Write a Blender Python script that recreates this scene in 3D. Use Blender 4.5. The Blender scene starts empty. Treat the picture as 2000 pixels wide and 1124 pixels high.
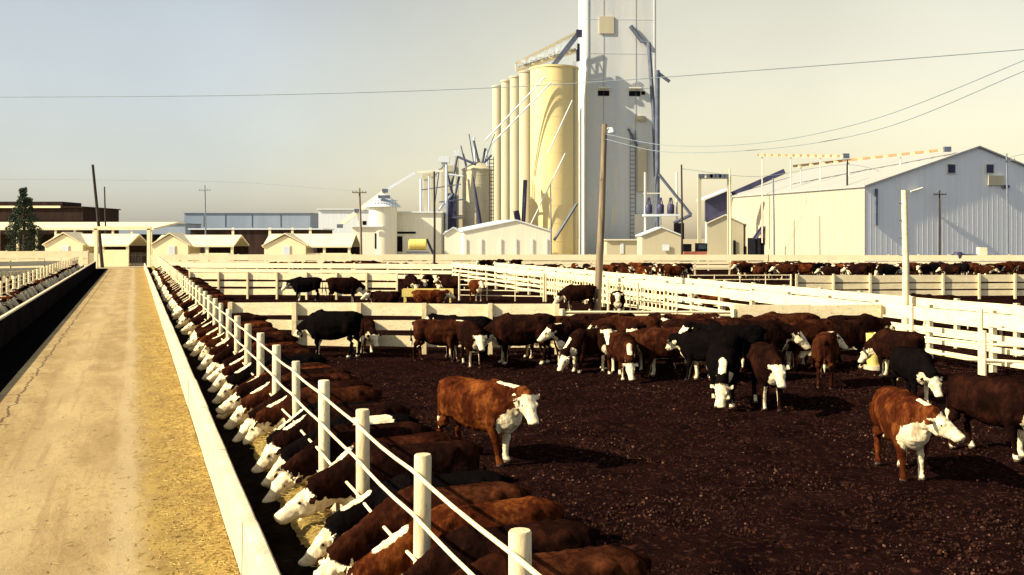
import bpy, math, random
from mathutils import Vector, Matrix, noise
R = math.radians
rnd = random.Random(7)
scn = bpy.context.scene
COL = scn.collection
H = 3.6; F = 2000.0; HY = 465.0           # eye height, focal length in photo pixels, horizon row

def G(px, py, z=0.0):                      # where the sight line through a photo pixel meets height z
    d = F*(H-z)/(py-HY)
    return Vector(((px-1000)/F*d, d, z))
def D(px, py, d):                          # the point seen at a pixel at distance d
    return Vector(((px-1000)/F*d, d, H-(py-HY)/F*d))
U = Vector((-.346, .938, 0)); V = Vector((.938, .346, 0))    # along / across the feed road
def ST(s, t, z=0): return U*s + V*t + Vector((0, 0, z))

# ------------------------------------------------------------------ materials
def nn(nt, typ, **kw):
    n = nt.nodes.new(typ)
    for k, v in kw.items():
        if k in n.inputs: n.inputs[k].default_value = v
        else: setattr(n, k, v)
    return n
def mat(name, c1, c2=None, scale=3, rough=.75, bump=.2, stretch=(1,1,1), c3=None, fine=None, metal=0, bscale=None, bdist=.02, lo=.35, hi=.65):
    m = bpy.data.materials.new(name); m.use_nodes = True
    nt = m.node_tree; b = nt.nodes['Principled BSDF']; L = nt.links.new
    b.inputs['Roughness'].default_value = rough; b.inputs['Metallic'].default_value = metal
    b.inputs['Specular IOR Level'].default_value = .25
    if max(c1) < .06: b.inputs['Specular IOR Level'].default_value = 0.
    tc = nn(nt, 'ShaderNodeTexCoord'); mp = nn(nt, 'ShaderNodeMapping'); mp.inputs['Scale'].default_value = stretch
    L(tc.outputs['Object'], mp.inputs['Vector'])
    n = nn(nt, 'ShaderNodeTexNoise', Scale=scale, Detail=6.0, Roughness=.6)
    L(mp.outputs[0], n.inputs['Vector'])
    cr = nn(nt, 'ShaderNodeValToRGB'); e = cr.color_ramp.elements
    e[0].position = lo; e[1].position = hi
    c2 = c2 or tuple(x*.75 for x in c1)
    e[0].color = (*c2, 1); e[1].color = (*c1, 1)
    L(n.outputs['Fac'], cr.inputs[0]); out = cr.outputs[0]
    if c3:
        n2 = nn(nt, 'ShaderNodeTexNoise', Scale=scale*7, Detail=5.0, Roughness=.7)
        L(mp.outputs[0], n2.inputs['Vector'])
        r2 = nn(nt, 'ShaderNodeMapRange'); r2.inputs[1].default_value = .55; r2.inputs[2].default_value = .68
        L(n2.outputs['Fac'], r2.inputs[0])
        mx = nn(nt, 'ShaderNodeMixRGB'); mx.inputs[2].default_value = (*c3, 1)
        L(r2.outputs[0], mx.inputs[0]); L(out, mx.inputs[1]); out = mx.outputs[0]
    L(out, b.inputs['Base Color'])
    if bump:
        n3 = nn(nt, 'ShaderNodeTexNoise', Scale=bscale or scale*6, Detail=6.0, Roughness=.65)
        L(mp.outputs[0], n3.inputs['Vector'])
        bp = nn(nt, 'ShaderNodeBump', Strength=bump, Distance=bdist)
        L(n3.outputs['Fac'], bp.inputs['Height']); L(bp.outputs[0], b.inputs['Normal'])
    return m
M = {}
M['white'] = mat('white_paint', (.90,.78,.50), (.78,.65,.38), 2.2, .6, .3, (1,1,2.5), c3=(.40,.30,.17))
M['white_far'] = mat('white_paint_far', (.92,.80,.52), (.84,.71,.44), .8, .7, .1)
M['post'] = mat('post_paint', (.84,.73,.46), (.62,.50,.28), 3, .65, .5, (1,1,.35), c3=(.42,.33,.18))
M['shed_roof'] = mat('shed_roof', (.86,.77,.52), (.76,.66,.42), .6, .6, .1)
M['concrete'] = mat('concrete', (.66,.57,.40), (.50,.42,.28), 3, .85, .6, c3=(.36,.28,.18), bdist=.015)
M['elevator'] = mat('elevator_concrete', (.63,.65,.64), (.48,.53,.57), .22, .85, .15, (1,1,.12), c3=(.66,.62,.50))
M['silo'] = mat('silo_concrete', (.80,.655,.32), (.68,.555,.27), .25, .8, .15, (1,1,.12))
M['silo_pale'] = mat('silo_pale', (.54,.49,.34), (.45,.42,.31), .25, .8, .15, (1,1,.12))
M['galv'] = mat('galvanised_sheet', (.66,.71,.76), (.56,.62,.69), .8, .5, .25, (6,6,.15), bscale=8)
M['galv_light'] = mat('galvanised_light', (.76,.72,.58), (.66,.65,.56), .8, .5, .2, (4,4,.2))
M['blue_metal'] = mat('blue_metal', (.055,.055,.115), (.032,.032,.07), .8, .5, .2)
M['pipe_dark'] = mat('dark_pipe', (.12,.14,.20), (.07,.09,.13), 1, .5, .1)
M['black'] = mat('black_opening', (.012,.012,.016), (.008,.008,.01), 1, .8, 0)
M['wood'] = mat('weathered_wood', (.33,.26,.16), (.16,.12,.08), 2, .9, .6, (4,4,.3))
M['wood_dark'] = mat('dark_wood', (.06,.045,.035), (.03,.022,.02), 2, .9, .4, (4,4,.3))
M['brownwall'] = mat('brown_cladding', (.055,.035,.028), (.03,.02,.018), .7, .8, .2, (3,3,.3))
M['barn_roof'] = mat('barn_roof', (.42,.42,.38), (.34,.35,.33), .5, .6, .2, (.2,6,1))
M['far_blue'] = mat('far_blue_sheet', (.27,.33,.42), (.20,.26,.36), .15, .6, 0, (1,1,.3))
M['grey_pole'] = mat('grey_pole', (.22,.25,.29), (.15,.18,.22), 2, .6, .1)
M['barn_gable'] = mat('barn_gable', (.92,.93,.92), (.84,.86,.87), .5, .7, .08, (6,6,.15))
M['barn_side'] = mat('barn_side', (.50,.445,.32), (.44,.40,.30), .4, .7, .2, (3,3,.2))
M['rust'] = mat('rusty_steel', (.45,.28,.12), (.28,.16,.08), 2, .8, .3)
M['yellow'] = mat('yellow_paint', (.80,.64,.20), (.68,.53,.15), 2, .5, .1)
M['redtruck'] = mat('red_truck', (.45,.16,.09), (.30,.09,.05), 1, .5, .1)
M['tyre'] = mat('tyre_rubber', (.02,.02,.02), (.012,.012,.012), 4, .9, .2)
M['glass'] = mat('dark_glass', (.05,.07,.09), (.03,.04,.06), 1, .15, 0)
M['wire'] = mat('wire', (.26,.32,.36), (.20,.26,.30), 1, .5, 0)
M['leaf'] = mat('leaf', (.045,.065,.03), (.02,.032,.018), 1.2, .7, .2)
M['bark'] = mat('bark', (.08,.06,.045), (.04,.03,.025), 4, .95, .6)
M['mud'] = mat('pen_mud', (.0145,.0055,.0047), (.0052,.0024,.0025), 1.3, .95, 1.0, c3=(.060,.023,.014), bscale=16, bdist=.05)
M['clod'] = mat('clod', (.045,.019,.013), (.012,.0055,.0045), 2.5, .95, .6, bscale=30)
M['clod_pale'] = mat('clod_pale', (.17,.080,.042), (.06,.027,.016), 2.5, .95, .5, bscale=30)
M['shadow_strip'] = mat('shadow_painted_strip', (.006,.0048,.005), (.004,.0035,.0038), 1.5, .95, .5)  # cast shadow of the left trough wall, put into the ground colour
M['shade_concrete'] = mat('shade_painted_concrete', (.012,.010,.010), (.006,.005,.006), 1.2, .95, .5)  # shade on the left trough's road face is put into this near-black
M['bed'] = mat('shade_dark_feed_bed', (.016,.011,.006), (.006,.0045,.004), 6, .9, .8, bscale=30)  # trough wall's shadow is put into this near-black bed colour
M['feed'] = mat('feed', (.40,.30,.075), (.22,.14,.035), 5, .95, 1, c3=(.07,.04,.015), bscale=40, bdist=.04)
M['straw'] = mat('straw', (.50,.37,.11), (.28,.18,.05), 3, .8, 0)
M['hoof_eye'] = mat('eye', (.02,.015,.012), (.012,.01,.01), 5, .15, 0)
M['horn'] = mat('horn', (.55,.45,.28), (.35,.27,.16), 5, .5, .1)

def road_mat():
    m = bpy.data.materials.new('feed_road'); m.use_nodes = True
    nt = m.node_tree; b = nt.nodes['Principled BSDF']; L = nt.links.new
    b.inputs['Roughness'].default_value = .92; b.inputs['Specular IOR Level'].default_value = .2
    tc = nn(nt, 'ShaderNodeTexCoord'); sx = nn(nt, 'ShaderNodeSeparateXYZ'); L(tc.outputs['Object'], sx.inputs[0])
    def noise_(scale, stretch, detail=6.0, rough=.6):
        mp = nn(nt, 'ShaderNodeMapping'); mp.inputs['Scale'].default_value = stretch; L(tc.outputs['Object'], mp.inputs[0])
        n = nn(nt, 'ShaderNodeTexNoise', Scale=scale, Detail=detail, Roughness=rough); L(mp.outputs[0], n.inputs[0]); return n.outputs['Fac']
    def math_(op, a, b_=None, c=None):
        n = nn(nt, 'ShaderNodeMath', operation=op)
        for i, v in enumerate((a, b_, c)):
            if v is None: continue
            if isinstance(v, (int, float)): n.inputs[i].default_value = v
            else: L(v, n.inputs[i])
        return n.outputs[0]
    def mix(f, a, c):
        n = nn(nt, 'ShaderNodeMixRGB')
        for i, v in enumerate((f, a, c)):
            if isinstance(v, (int, float)): n.inputs[i].default_value = v
            elif isinstance(v, tuple): n.inputs[i].default_value = (*v, 1)
            else: L(v, n.inputs[i])
        return n.outputs[0]
    def ss(v, lo, hi):
        n = nn(nt, 'ShaderNodeMapRange', interpolation_type='SMOOTHSTEP'); L(v, n.inputs[0])
        n.inputs[1].default_value = lo; n.inputs[2].default_value = hi; return n.outputs[0]
    wob = math_('MULTIPLY', math_('SUBTRACT', noise_(.9, (1,.25,1)), .5), .5)
    t = math_('ADD', sx.outputs[0], wob)
    base = mix(ss(noise_(1.3, (1,.35,1)), .35, .65), (.32,.225,.095), (.45,.335,.150))
    base = mix(math_('MULTIPLY', ss(noise_(14, (1,.5,1)), .45, .72), .5), base, (.22,.145,.06))
    base = mix(math_('MULTIPLY', ss(noise_(75, (1,.7,1), 3.0, .7), .5, .68), .5), base, (.20,.13,.055))
    base = mix(math_('MULTIPLY', math_('SUBTRACT', 1.0, ss(math_('ABSOLUTE', math_('ADD', t, 1.35)), .12, .5)), .30), base, (.52,.41,.21))
    base = mix(math_('MULTIPLY', ss(noise_(2.3, (2.2,.12,1)), .52, .68), .35), base, (.21,.125,.055))       # wheel scuffs
    pale = math_('SUBTRACT', 1.0, ss(math_('ABSOLUTE', math_('ADD', t, .12)), .05, .22))
    base = mix(math_('MULTIPLY', pale, .6), base, (.44,.345,.185))
    # straw and spilt feed strip beside the trough
    t2 = math_('ADD', t, math_('MULTIPLY', math_('SUBTRACT', noise_(7, (1,.5,1)), .5), .35))
    fs = ss(t2, -.05, .30)
    fc = mix(ss(noise_(2.5, (1,.6,1)), .35, .65), (.40,.275,.065), (.28,.185,.05))
    fc = mix(ss(noise_(34, (1,2.2,1), 6.0, .7), .50, .66), fc, (.13,.072,.02))
    fc = mix(ss(noise_(60, (1,2.2,1), 4.0, .7), .58, .70), fc, (.48,.35,.11))
    base = mix(math_('MULTIPLY', fs, .92), base, fc)
    # tar filled cracks near the left edge
    wv = math_('MULTIPLY', math_('SUBTRACT', noise_(1.1, (.0,1,0), 5.0, .7), .5), .55)
    c1 = math_('ABSOLUTE', math_('ADD', math_('ADD', sx.outputs[0], 2.28), wv))
    crack = math_('SUBTRACT', 1.0, ss(c1, .012, .035))
    wy = math_('MULTIPLY', math_('SUBTRACT', noise_(1.5, (1,.15,0)), .5), .8)
    fy = math_('ABSOLUTE', math_('SUBTRACT', math_('FRACT', math_('MULTIPLY', math_('ADD', sx.outputs[1], wy), .27)), .5))
    cross = math_('MULTIPLY', math_('SUBTRACT', 1.0, ss(fy, .004, .012)), math_('SUBTRACT', 1.0, ss(sx.outputs[0], -2.15, -2.0)))
    cr = math_('MAXIMUM', crack, cross)
    base = mix(math_('MULTIPLY', cr, .8), base, (.06,.03,.018))
    # brown spill stains
    sp = ss(noise_(.55, (1,.4,1), 3.0), .62, .72)
    base = mix(math_('MULTIPLY', sp, .35), base, (.17,.085,.03))
    L(base, b.inputs['Base Color'])
    bp = nn(nt, 'ShaderNodeBump', Strength=.8, Distance=.02); L(noise_(24, (1,1,1), 8.0, .7), bp.inputs['Height']); L(bp.outputs[0], b.inputs['Normal'])
    return m
M['road'] = road_mat()

def coat(name, dark, mid, light, white=(.84,.72,.47)):
    m = bpy.data.materials.new(name); m.use_nodes = True
    nt = m.node_tree; b = nt.nodes['Principled BSDF']; L = nt.links.new
    b.inputs['Roughness'].default_value = .7; b.inputs['Specular IOR Level'].default_value = .0
    tc = nn(nt, 'ShaderNodeTexCoord'); oi = nn(nt, 'ShaderNodeObjectInfo')
    va = nn(nt, 'ShaderNodeVectorMath', operation='ADD'); L(tc.outputs['Object'], va.inputs[0])
    cb = nn(nt, 'ShaderNodeCombineXYZ')
    mu = nn(nt, 'ShaderNodeMath', operation='MULTIPLY'); mu.inputs[1].default_value = 37.; L(oi.outputs['Random'], mu.inputs[0])
    for i in range(3): L(mu.outputs[0], cb.inputs[i])
    L(cb.outputs[0], va.inputs[1])
    def nz(sc, st=(1,1,1), de=5.0, ro=.6):
        mp = nn(nt, 'ShaderNodeMapping'); mp.inputs['Scale'].default_value = st; L(va.outputs[0], mp.inputs[0])
        n = nn(nt, 'ShaderNodeTexNoise', Scale=sc, Detail=de, Roughness=ro); L(mp.outputs[0], n.inputs[0]); return n.outputs['Fac']
    r = nn(nt, 'ShaderNodeValToRGB'); e = r.color_ramp.elements
    e[0].position = .36; e[0].color = (*dark, 1); e[1].position = .66; e[1].color = (*light, 1)
    x = e.new(.5); x.color = (*mid, 1)
    a = nn(nt, 'ShaderNodeMath', operation='ADD')
    s1 = nn(nt, 'ShaderNodeMath', operation='MULTIPLY'); s1.inputs[1].default_value = .6; L(nz(2.6), s1.inputs[0])
    s2 = nn(nt, 'ShaderNodeMath', operation='MULTIPLY'); s2.inputs[1].default_value = .4; L(nz(16, (1,1,.3), 5., .7), s2.inputs[0])
    L(s1.outputs[0], a.inputs[0]); L(s2.outputs[0], a.inputs[1]); L(a.outputs[0], r.inputs[0])
    at = nn(nt, 'ShaderNodeAttribute', attribute_name='w')
    f = nn(nt, 'ShaderNodeMath', operation='MULTIPLY_ADD'); f.inputs[1].default_value = 1.5; L(nz(6.5, (1,1,1), 6., .7), f.inputs[0]); L(at.outputs['Fac'], f.inputs[2])
    mr = nn(nt, 'ShaderNodeMapRange', interpolation_type='SMOOTHSTEP'); mr.inputs[1].default_value = .80; mr.inputs[2].default_value = .90
    L(f.outputs[0], mr.inputs[0])
    wn = nn(nt, 'ShaderNodeMixRGB'); wn.inputs[1].default_value = (*white, 1); wn.inputs[2].default_value = (white[0]*.50, white[1]*.38, white[2]*.27, 1)
    mr2 = nn(nt, 'ShaderNodeMapRange'); mr2.inputs[1].default_value = .46; mr2.inputs[2].default_value = .8; L(nz(9.), mr2.inputs[0]); L(mr2.outputs[0], wn.inputs[0])
    mx = nn(nt, 'ShaderNodeMixRGB'); L(mr.outputs[0], mx.inputs[0]); L(r.outputs[0], mx.inputs[1]); L(wn.outputs[0], mx.inputs[2])
    ad = nn(nt, 'ShaderNodeAttribute', attribute_name='k')      # hooves, nostrils
    m3 = nn(nt, 'ShaderNodeMixRGB'); L(ad.outputs['Fac'], m3.inputs[0]); L(mx.outputs[0], m3.inputs[1]); m3.inputs[2].default_value = (.05,.03,.025,1)
    L(m3.outputs[0], b.inputs['Base Color'])
    bp = nn(nt, 'ShaderNodeBump', Strength=.7, Distance=.018); L(nz(26, (1,1,.28), 6., .75), bp.inputs['Height']); L(bp.outputs[0], b.inputs['Normal'])
    return m
COATS = {
 'red':   coat('red_coat', (.013,.0035,.002), (.058,.0135,.0045), (.22,.066,.015)),
 'brown': coat('brown_coat', (.010,.0032,.002), (.026,.0075,.0038), (.085,.027,.010)),
 'dark':  coat('dark_red_coat', (.005,.0022,.0018), (.011,.0042,.003), (.034,.0105,.0055)),
 'black': coat('black_coat', (.0028,.0024,.0026), (.0038,.003,.003), (.007,.0045,.004)),
}

# ------------------------------------------------------------------ object helpers
def tag(o, label=None, cat=None, group=None, kind=None):
    if label: o['label'] = label
    if cat: o['category'] = cat
    if group: o['group'] = group
    if kind: o['kind'] = kind
    return o
def thing(name, label, cat, loc=(0,0,0), group=None):
    o = bpy.data.objects.new(name, None); COL.objects.link(o); o.location = loc
    o.empty_display_size = .3
    return tag(o, label, cat, group)
class MB:
    def __init__(s): s.v = []; s.f = []
    def add(s, vs, fs):
        b = len(s.v); s.v += [Vector(x) for x in vs]; s.f += [tuple(i+b for i in f) for f in fs]; return s
    def box(s, c, size, rz=0, ax=None):
        c = Vector(c); hx, hy, hz = [q/2 for q in size]
        if ax is None:
            X = Vector((math.cos(rz), math.sin(rz), 0)); Y = Vector((-math.sin(rz), math.cos(rz), 0)); Z = Vector((0,0,1))
        else: X, Y, Z = ax
        vs = [c+X*hx*i+Y*hy*j+Z*hz*k for i in (-1,1) for j in (-1,1) for k in (-1,1)]
        return s.add(vs, [(0,1,3,2),(4,6,7,5),(0,4,5,1),(2,3,7,6),(0,2,6,4),(1,5,7,3)])
    def beam(s, a, b, w, h):
        a = Vector(a); b = Vector(b); d = (b-a); L = d.length; X = d.normalized()
        up = Vector((0,0,1)) if abs(X.z) < .95 else Vector((0,1,0))
        Y = up.cross(X).normalized(); Z = X.cross(Y)
        return s.box((a+b)/2, (L, w, h), ax=(X, Y, Z))
    def tube(s, pts, r, n=10, cap=True):
        pts = [Vector(p) for p in pts]; rs = r if isinstance(r, (list, tuple)) else [r]*len(pts)
        b = len(s.v); m = len(pts)
        for i, p in enumerate(pts):
            d = (pts[min(i+1, m-1)]-pts[max(i-1, 0)]).normalized()
            up = Vector((0,0,1)) if abs(d.z) < .9 else Vector((1,0,0))
            Y = up.cross(d).normalized(); Z = d.cross(Y)
            for k in range(n):
                a = 2*math.pi*k/n; s.v.append(p+(Y*math.cos(a)+Z*math.sin(a))*rs[i])
        for i in range(m-1):
            for k in range(n):
                k2 = (k+1) % n; s.f.append((b+i*n+k, b+i*n+k2, b+(i+1)*n+k2, b+(i+1)*n+k))
        if cap:
            s.f.append(tuple(b+k for k in range(n))[::-1]); s.f.append(tuple(b+(m-1)*n+k for k in range(n)))
        return s
    def lathe(s, c, prof, n=24):
        c = Vector(c); b = len(s.v)
        for r, z in prof:
            for k in range(n):
                a = 2*math.pi*k/n; s.v.append(c+Vector((r*math.cos(a), r*math.sin(a), z)))
        for i in range(len(prof)-1):
            for k in range(n):
                k2 = (k+1) % n; s.f.append((b+i*n+k, b+i*n+k2, b+(i+1)*n+k2, b+(i+1)*n+k))
        s.f.append(tuple(b+k for k in range(n))[::-1]); s.f.append(tuple(b+(len(prof)-1)*n+k for k in range(n)))
        return s
    def prism(s, poly, off):                 # closed polygon swept along off
        n = len(poly); off = Vector(off); P = [Vector(p) for p in poly]
        return s.add(P+[p+off for p in P], [tuple(range(n))[::-1], tuple(range(n, 2*n))]+[(i, (i+1) % n, n+(i+1) % n, n+i) for i in range(n)])
    def build(s, name, m, parent=None, smooth=False):
        me = bpy.data.meshes.new(name); off = parent.location if parent else Vector()
        if parent and parent.parent: off = parent.parent.location
        elif parent and parent.type == 'MESH' and not parent.parent: off = parent.location
        me.from_pydata([v-off for v in s.v], [], s.f); me.materials.append(m)
        if smooth: me.polygons.foreach_set('use_smooth', [True]*len(me.polygons))
        me.validate(); me.update()
        import bmesh
        bm = bmesh.new(); bm.from_mesh(me); bmesh.ops.recalc_face_normals(bm, faces=bm.faces); bm.to_mesh(me); bm.free()
        if smooth:
            try: me.set_sharp_from_angle(angle=R(45))
            except Exception: pass
        o = bpy.data.objects.new(name, me); COL.objects.link(o)
        if parent: o.parent = parent
        return o

# ------------------------------------------------------------------ ground
def ladder(a, b, fine_a, fine_b, step, grow=1.35, cap=400):
    xs = []; x = fine_a
    while x <= fine_b: xs.append(x); x += step
    s = step; x = xs[-1]
    while x < b: s = min(s*grow, cap); x += s; xs.append(x)
    s = step; x = fine_a; pre = []
    while x > a: s = min(s*grow, cap); x -= s; pre.append(x)
    return pre[::-1]+xs
def ground():
    xs = ladder(-2500, 2500, -1.5, 13, .10); ys = ladder(-300, 3200, 6, 27, .12)
    nx, ny = len(xs), len(ys); vs = []
    for y in ys:
        for x in xs:
            p = Vector((x, y, 0)); dist = math.hypot(x, y)
            a = 1 if dist < 60 else 0
            z = 0
            if a:
                z = .035*noise.fractal(p*.7, 1, 2, 3)+.085*abs(noise.noise(p*3.1))*(.5+noise.noise(p*.5))+.022*noise.noise(p*8.)
                hoof = noise.noise(p*4.7+Vector((9,3,0)))
                if hoof > .25: z -= (hoof-.25)*.22
            vs.append((x, y, z-.01))
    fs = [(j*nx+i, j*nx+i+1, (j+1)*nx+i+1, (j+1)*nx+i) for j in range(ny-1) for i in range(nx-1)]
    me = bpy.data.meshes.new('ground'); me.from_pydata(vs, [], fs); me.materials.append(M['mud'])
    me.polygons.foreach_set('use_smooth', [True]*len(fs))
    o = bpy.data.objects.new('ground', me); COL.objects.link(o); tag(o, kind='structure')
ground()
def inst_lumps(name, label, cat, m, pts, flat=.6, stick=False):
    vs = []; fs = []
    for (p, r) in pts:
        b = len(vs); a = rnd.random()*6.3
        if stick:
            d = Vector((math.cos(a), math.sin(a), rnd.uniform(-.25,.25)))*r; w = Vector((-math.sin(a), math.cos(a), 0))*rnd.uniform(.0025,.005)
            u = Vector((0,0,rnd.uniform(.003,.006)))
            vs += [p-d-w, p-d+w, p-d+u, p+d-w, p+d+w, p+d+u]; fs += [(b,b+1,b+4,b+3),(b+1,b+2,b+5,b+4),(b+2,b,b+3,b+5),(b,b+2,b+1),(b+3,b+4,b+5)]
        else:
            n = 6
            for k in range(n):
                q = r*rnd.uniform(.7,1.3); an = a+k*6.283/n; vs.append(p+Vector((math.cos(an)*q, math.sin(an)*q, -.01)))
            for k in range(n):
                q = r*rnd.uniform(.45,.85); an = a+k*6.283/n; vs.append(p+Vector((math.cos(an)*q, math.sin(an)*q, r*flat*rnd.uniform(.5,1))))
            vs.append(p+Vector((0,0,r*flat*rnd.uniform(.8,1.2))))
            for k in range(n):
                k2 = (k+1) % n; fs += [(b+k,b+k2,b+n+k2,b+n+k),(b+n+k,b+n+k2,b+2*n)]
    me = bpy.data.meshes.new(name); me.from_pydata([tuple(v) for v in vs], [], fs); me.materials.append(m)
    o = bpy.data.objects.new(name, me); COL.objects.link(o); tag(o, label, cat, kind='stuff')
def pen_pts(n, rmin, rmax, ymax=34, patch=0.0):
    out = []
    while len(out) < n:
        y = 6.5+(ymax-6.5)*rnd.random()**1.3; x = rnd.uniform(-.35*y, .55*y)
        p = Vector((x, y, 0)); t = p.dot(V)
        if t < 2.7: continue
        if noise.noise(p*.55+Vector((3,3,0)))+rnd.uniform(-.35,.35) < patch: continue
        out.append((p+Vector((0,0,.0)), rnd.uniform(rmin, rmax)*(rnd.random()*.7+.5)))
    return out
inst_lumps('manure_clods', 'dark brown clods of trodden manure covering the cattle pen floor', 'clods', M['clod'], pen_pts(26000, .006, .028, 34, -.3), .6)
inst_lumps('dry_clods', 'paler dry clods scattered over the dark pen floor', 'clods', M['clod_pale'], pen_pts(1500, .008, .028, 32, .18), .5)

# ------------------------------------------------------------------ feed road and troughs
ang = math.atan2(U.y, U.x)-math.pi/2
def road_sheet(name, t0, t1, s0, s1, z, m, step_s=None):
    vs = [(t0, s0, z), (t1, s0, z), (t1, s1, z), (t0, s1, z), (t0, s0, -.2), (t1, s0, -.2), (t1, s1, -.2), (t0, s1, -.2)]
    fs = [(0,1,2,3),(0,4,5,1),(1,5,6,2),(2,6,7,3),(3,7,4,0)]
    me = bpy.data.meshes.new(name); me.from_pydata(vs, [], fs); me.materials.append(m)
    o = bpy.data.objects.new(name, me); COL.objects.link(o); o.rotation_euler.z = ang
    tag(o, kind='structure'); return o
ZR = .25
road_sheet('feed_road', -2.72, .985, -6, 122, ZR, M['road'])
road_sheet('shadow_strip', -4.0, -2.725, -6, 122, ZR-.03, M['shadow_strip'])  # strip between road and left wall, painted as the wall's shadow
road_sheet('yard', -1800, 1800, 122.2, 3000, .06, mat('yard_dirt', (.42,.36,.22), (.32,.27,.17), .05, .95, .3))
# straw lying on the road edge
pts = []
for i in range(9000):
    s = 4.5+40*rnd.random()**2; t = 1.0-abs(rnd.gauss(0, .42)) if rnd.random() < .86 else rnd.uniform(-2.5, 1)
    if t < -2.6: continue
    pts.append((ST(s, min(t, .97), ZR+.006), rnd.uniform(.015, .05)))
inst_lumps('straw_litter', 'loose yellow straw and spilt feed littering the road edge beside the trough', 'straw', M['straw'], pts, stick=True)
pts = []
for i in range(1500):
    s = 4.5+30*rnd.random()**1.6; t = 1.0-abs(rnd.gauss(0, .35))
    pts.append((ST(s, min(t, .96), ZR), rnd.uniform(.006, .016)))
inst_lumps('feed_crumbs', 'brown crumbs of spilt feed along the straw strip', 'feed', M['feed'], pts, .6)

def strip(mb, t0, t1, z0, z1, s0, s1, n=60, wob=.008):
    ring = []
    for i in range(n+1):
        s = s0+(s1-s0)*(i/n)**1.6
        w = wob*noise.noise(Vector((s*.6, t0, 0))); w2 = wob*noise.noise(Vector((s*.9, t0, 5)))
        b = .02
        ring.append([ST(s, t0+w, z0), ST(s, t0+w+.012, z1-b+w2), ST(s, t0+w+b+.015, z1+w2), ST(s, t1+w-b, z1+w2), ST(s, t1+w, z1-b+w2), ST(s, t1+w, z0)])
    vs = [p for r in ring for p in r]; k = 6
    fs = [(i*k+j, i*k+(j+1) % k, (i+1)*k+(j+1) % k, (i+1)*k+j) for i in range(n) for j in range(k)]
    fs += [tuple(range(k)), tuple(n*k+j for j in range(k))]
    mb.add(vs, fs)
def trough(label, t_road, t_pen, zr, zp, s0, s1, sign):
    T = thing('feed_trough', label, 'feed trough', ST(s0+1, t_road))
    q0 = s0; k = 0
    while q0 < s1:
        q1 = min(q0+3.6, s1); dj = rnd.uniform(-.006,.006)
        a = MB(); strip(a, min(t_road, t_road-sign*.16)+dj, max(t_road, t_road-sign*.16)+dj, -.2, zr+rnd.uniform(-.008,.008), q0+.012, q1, 14); a.build('wall_segment', M['concrete' if sign > 0 else 'shade_concrete'], T, True); q0 = q1
    if sign < 0: a = MB(); strip(a, t_road-.004, t_road+.165, zr+.003, zr+.05, s0, s1); a.build('rim', M['concrete'], T, True)  # sunlit wall top as its own pale piece above the shade-coloured face
    a = MB(); strip(a, min(t_pen, t_pen+sign*.14), max(t_pen, t_pen+sign*.14), -.2, zp, s0, s1); a.build('back_wall', M['concrete'], T, True)
    # feed bed, coloured dark for the shadow of the road-side wall
    n = 520; m_ = 16; vs = []; fs = []
    for i in range(n+1):
        s = s0+(s1-s0)*(i/n)**1.7
        for j in range(m_+1):
            t = t_road+(t_pen-t_road)*j/m_
            z = .30+.10*noise.noise(Vector((s*1.3, t*2.5, 0)))+.05*noise.noise(Vector((s*5, t*6, 0)))+.05*math.sin(j/m_*math.pi)
            vs.append(ST(s, t, z))
    for i in range(n):
        for j in range(m_): a_ = i*(m_+1)+j; fs.append((a_, a_+1, a_+m_+2, a_+m_+1))
    MB().add(vs, fs).build('feed_bed', M['bed'], T, True)
    vs = []; fs = []
    for i in range(n+1):
        s = s0+(s1-s0)*(i/n)**1.7
        for j in range(m_+1):
            q = j/m_; t = t_road+(t_pen-t_road)*(.50+.48*q+.07*noise.noise(Vector((s*1.7, 3, q))))
            vs.append(ST(s, t, .33+.16*math.sin(q*math.pi)+.05*noise.noise(Vector((s*2.2, t*4, 7)))+.04*noise.noise(Vector((s*7, t*9, 0)))+.025*noise.noise(Vector((s*19, t*21, 4)))))
    for i in range(n):
        for j in range(m_): a_ = i*(m_+1)+j; fs.append((a_, a_+1, a_+m_+2, a_+m_+1))
    MB().add(vs, fs).build('feed_heap', M['feed'], T, True)
    return T
trough('long concrete feed trough between the road and the big right-hand pen', 1.15, 2.18, .80, .60, -4, 120, 1)
trough('long concrete feed trough along the left side of the road, its road face in shadow', -4.0, -5.0, 1.08, .75, -4, 118, -1)

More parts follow.
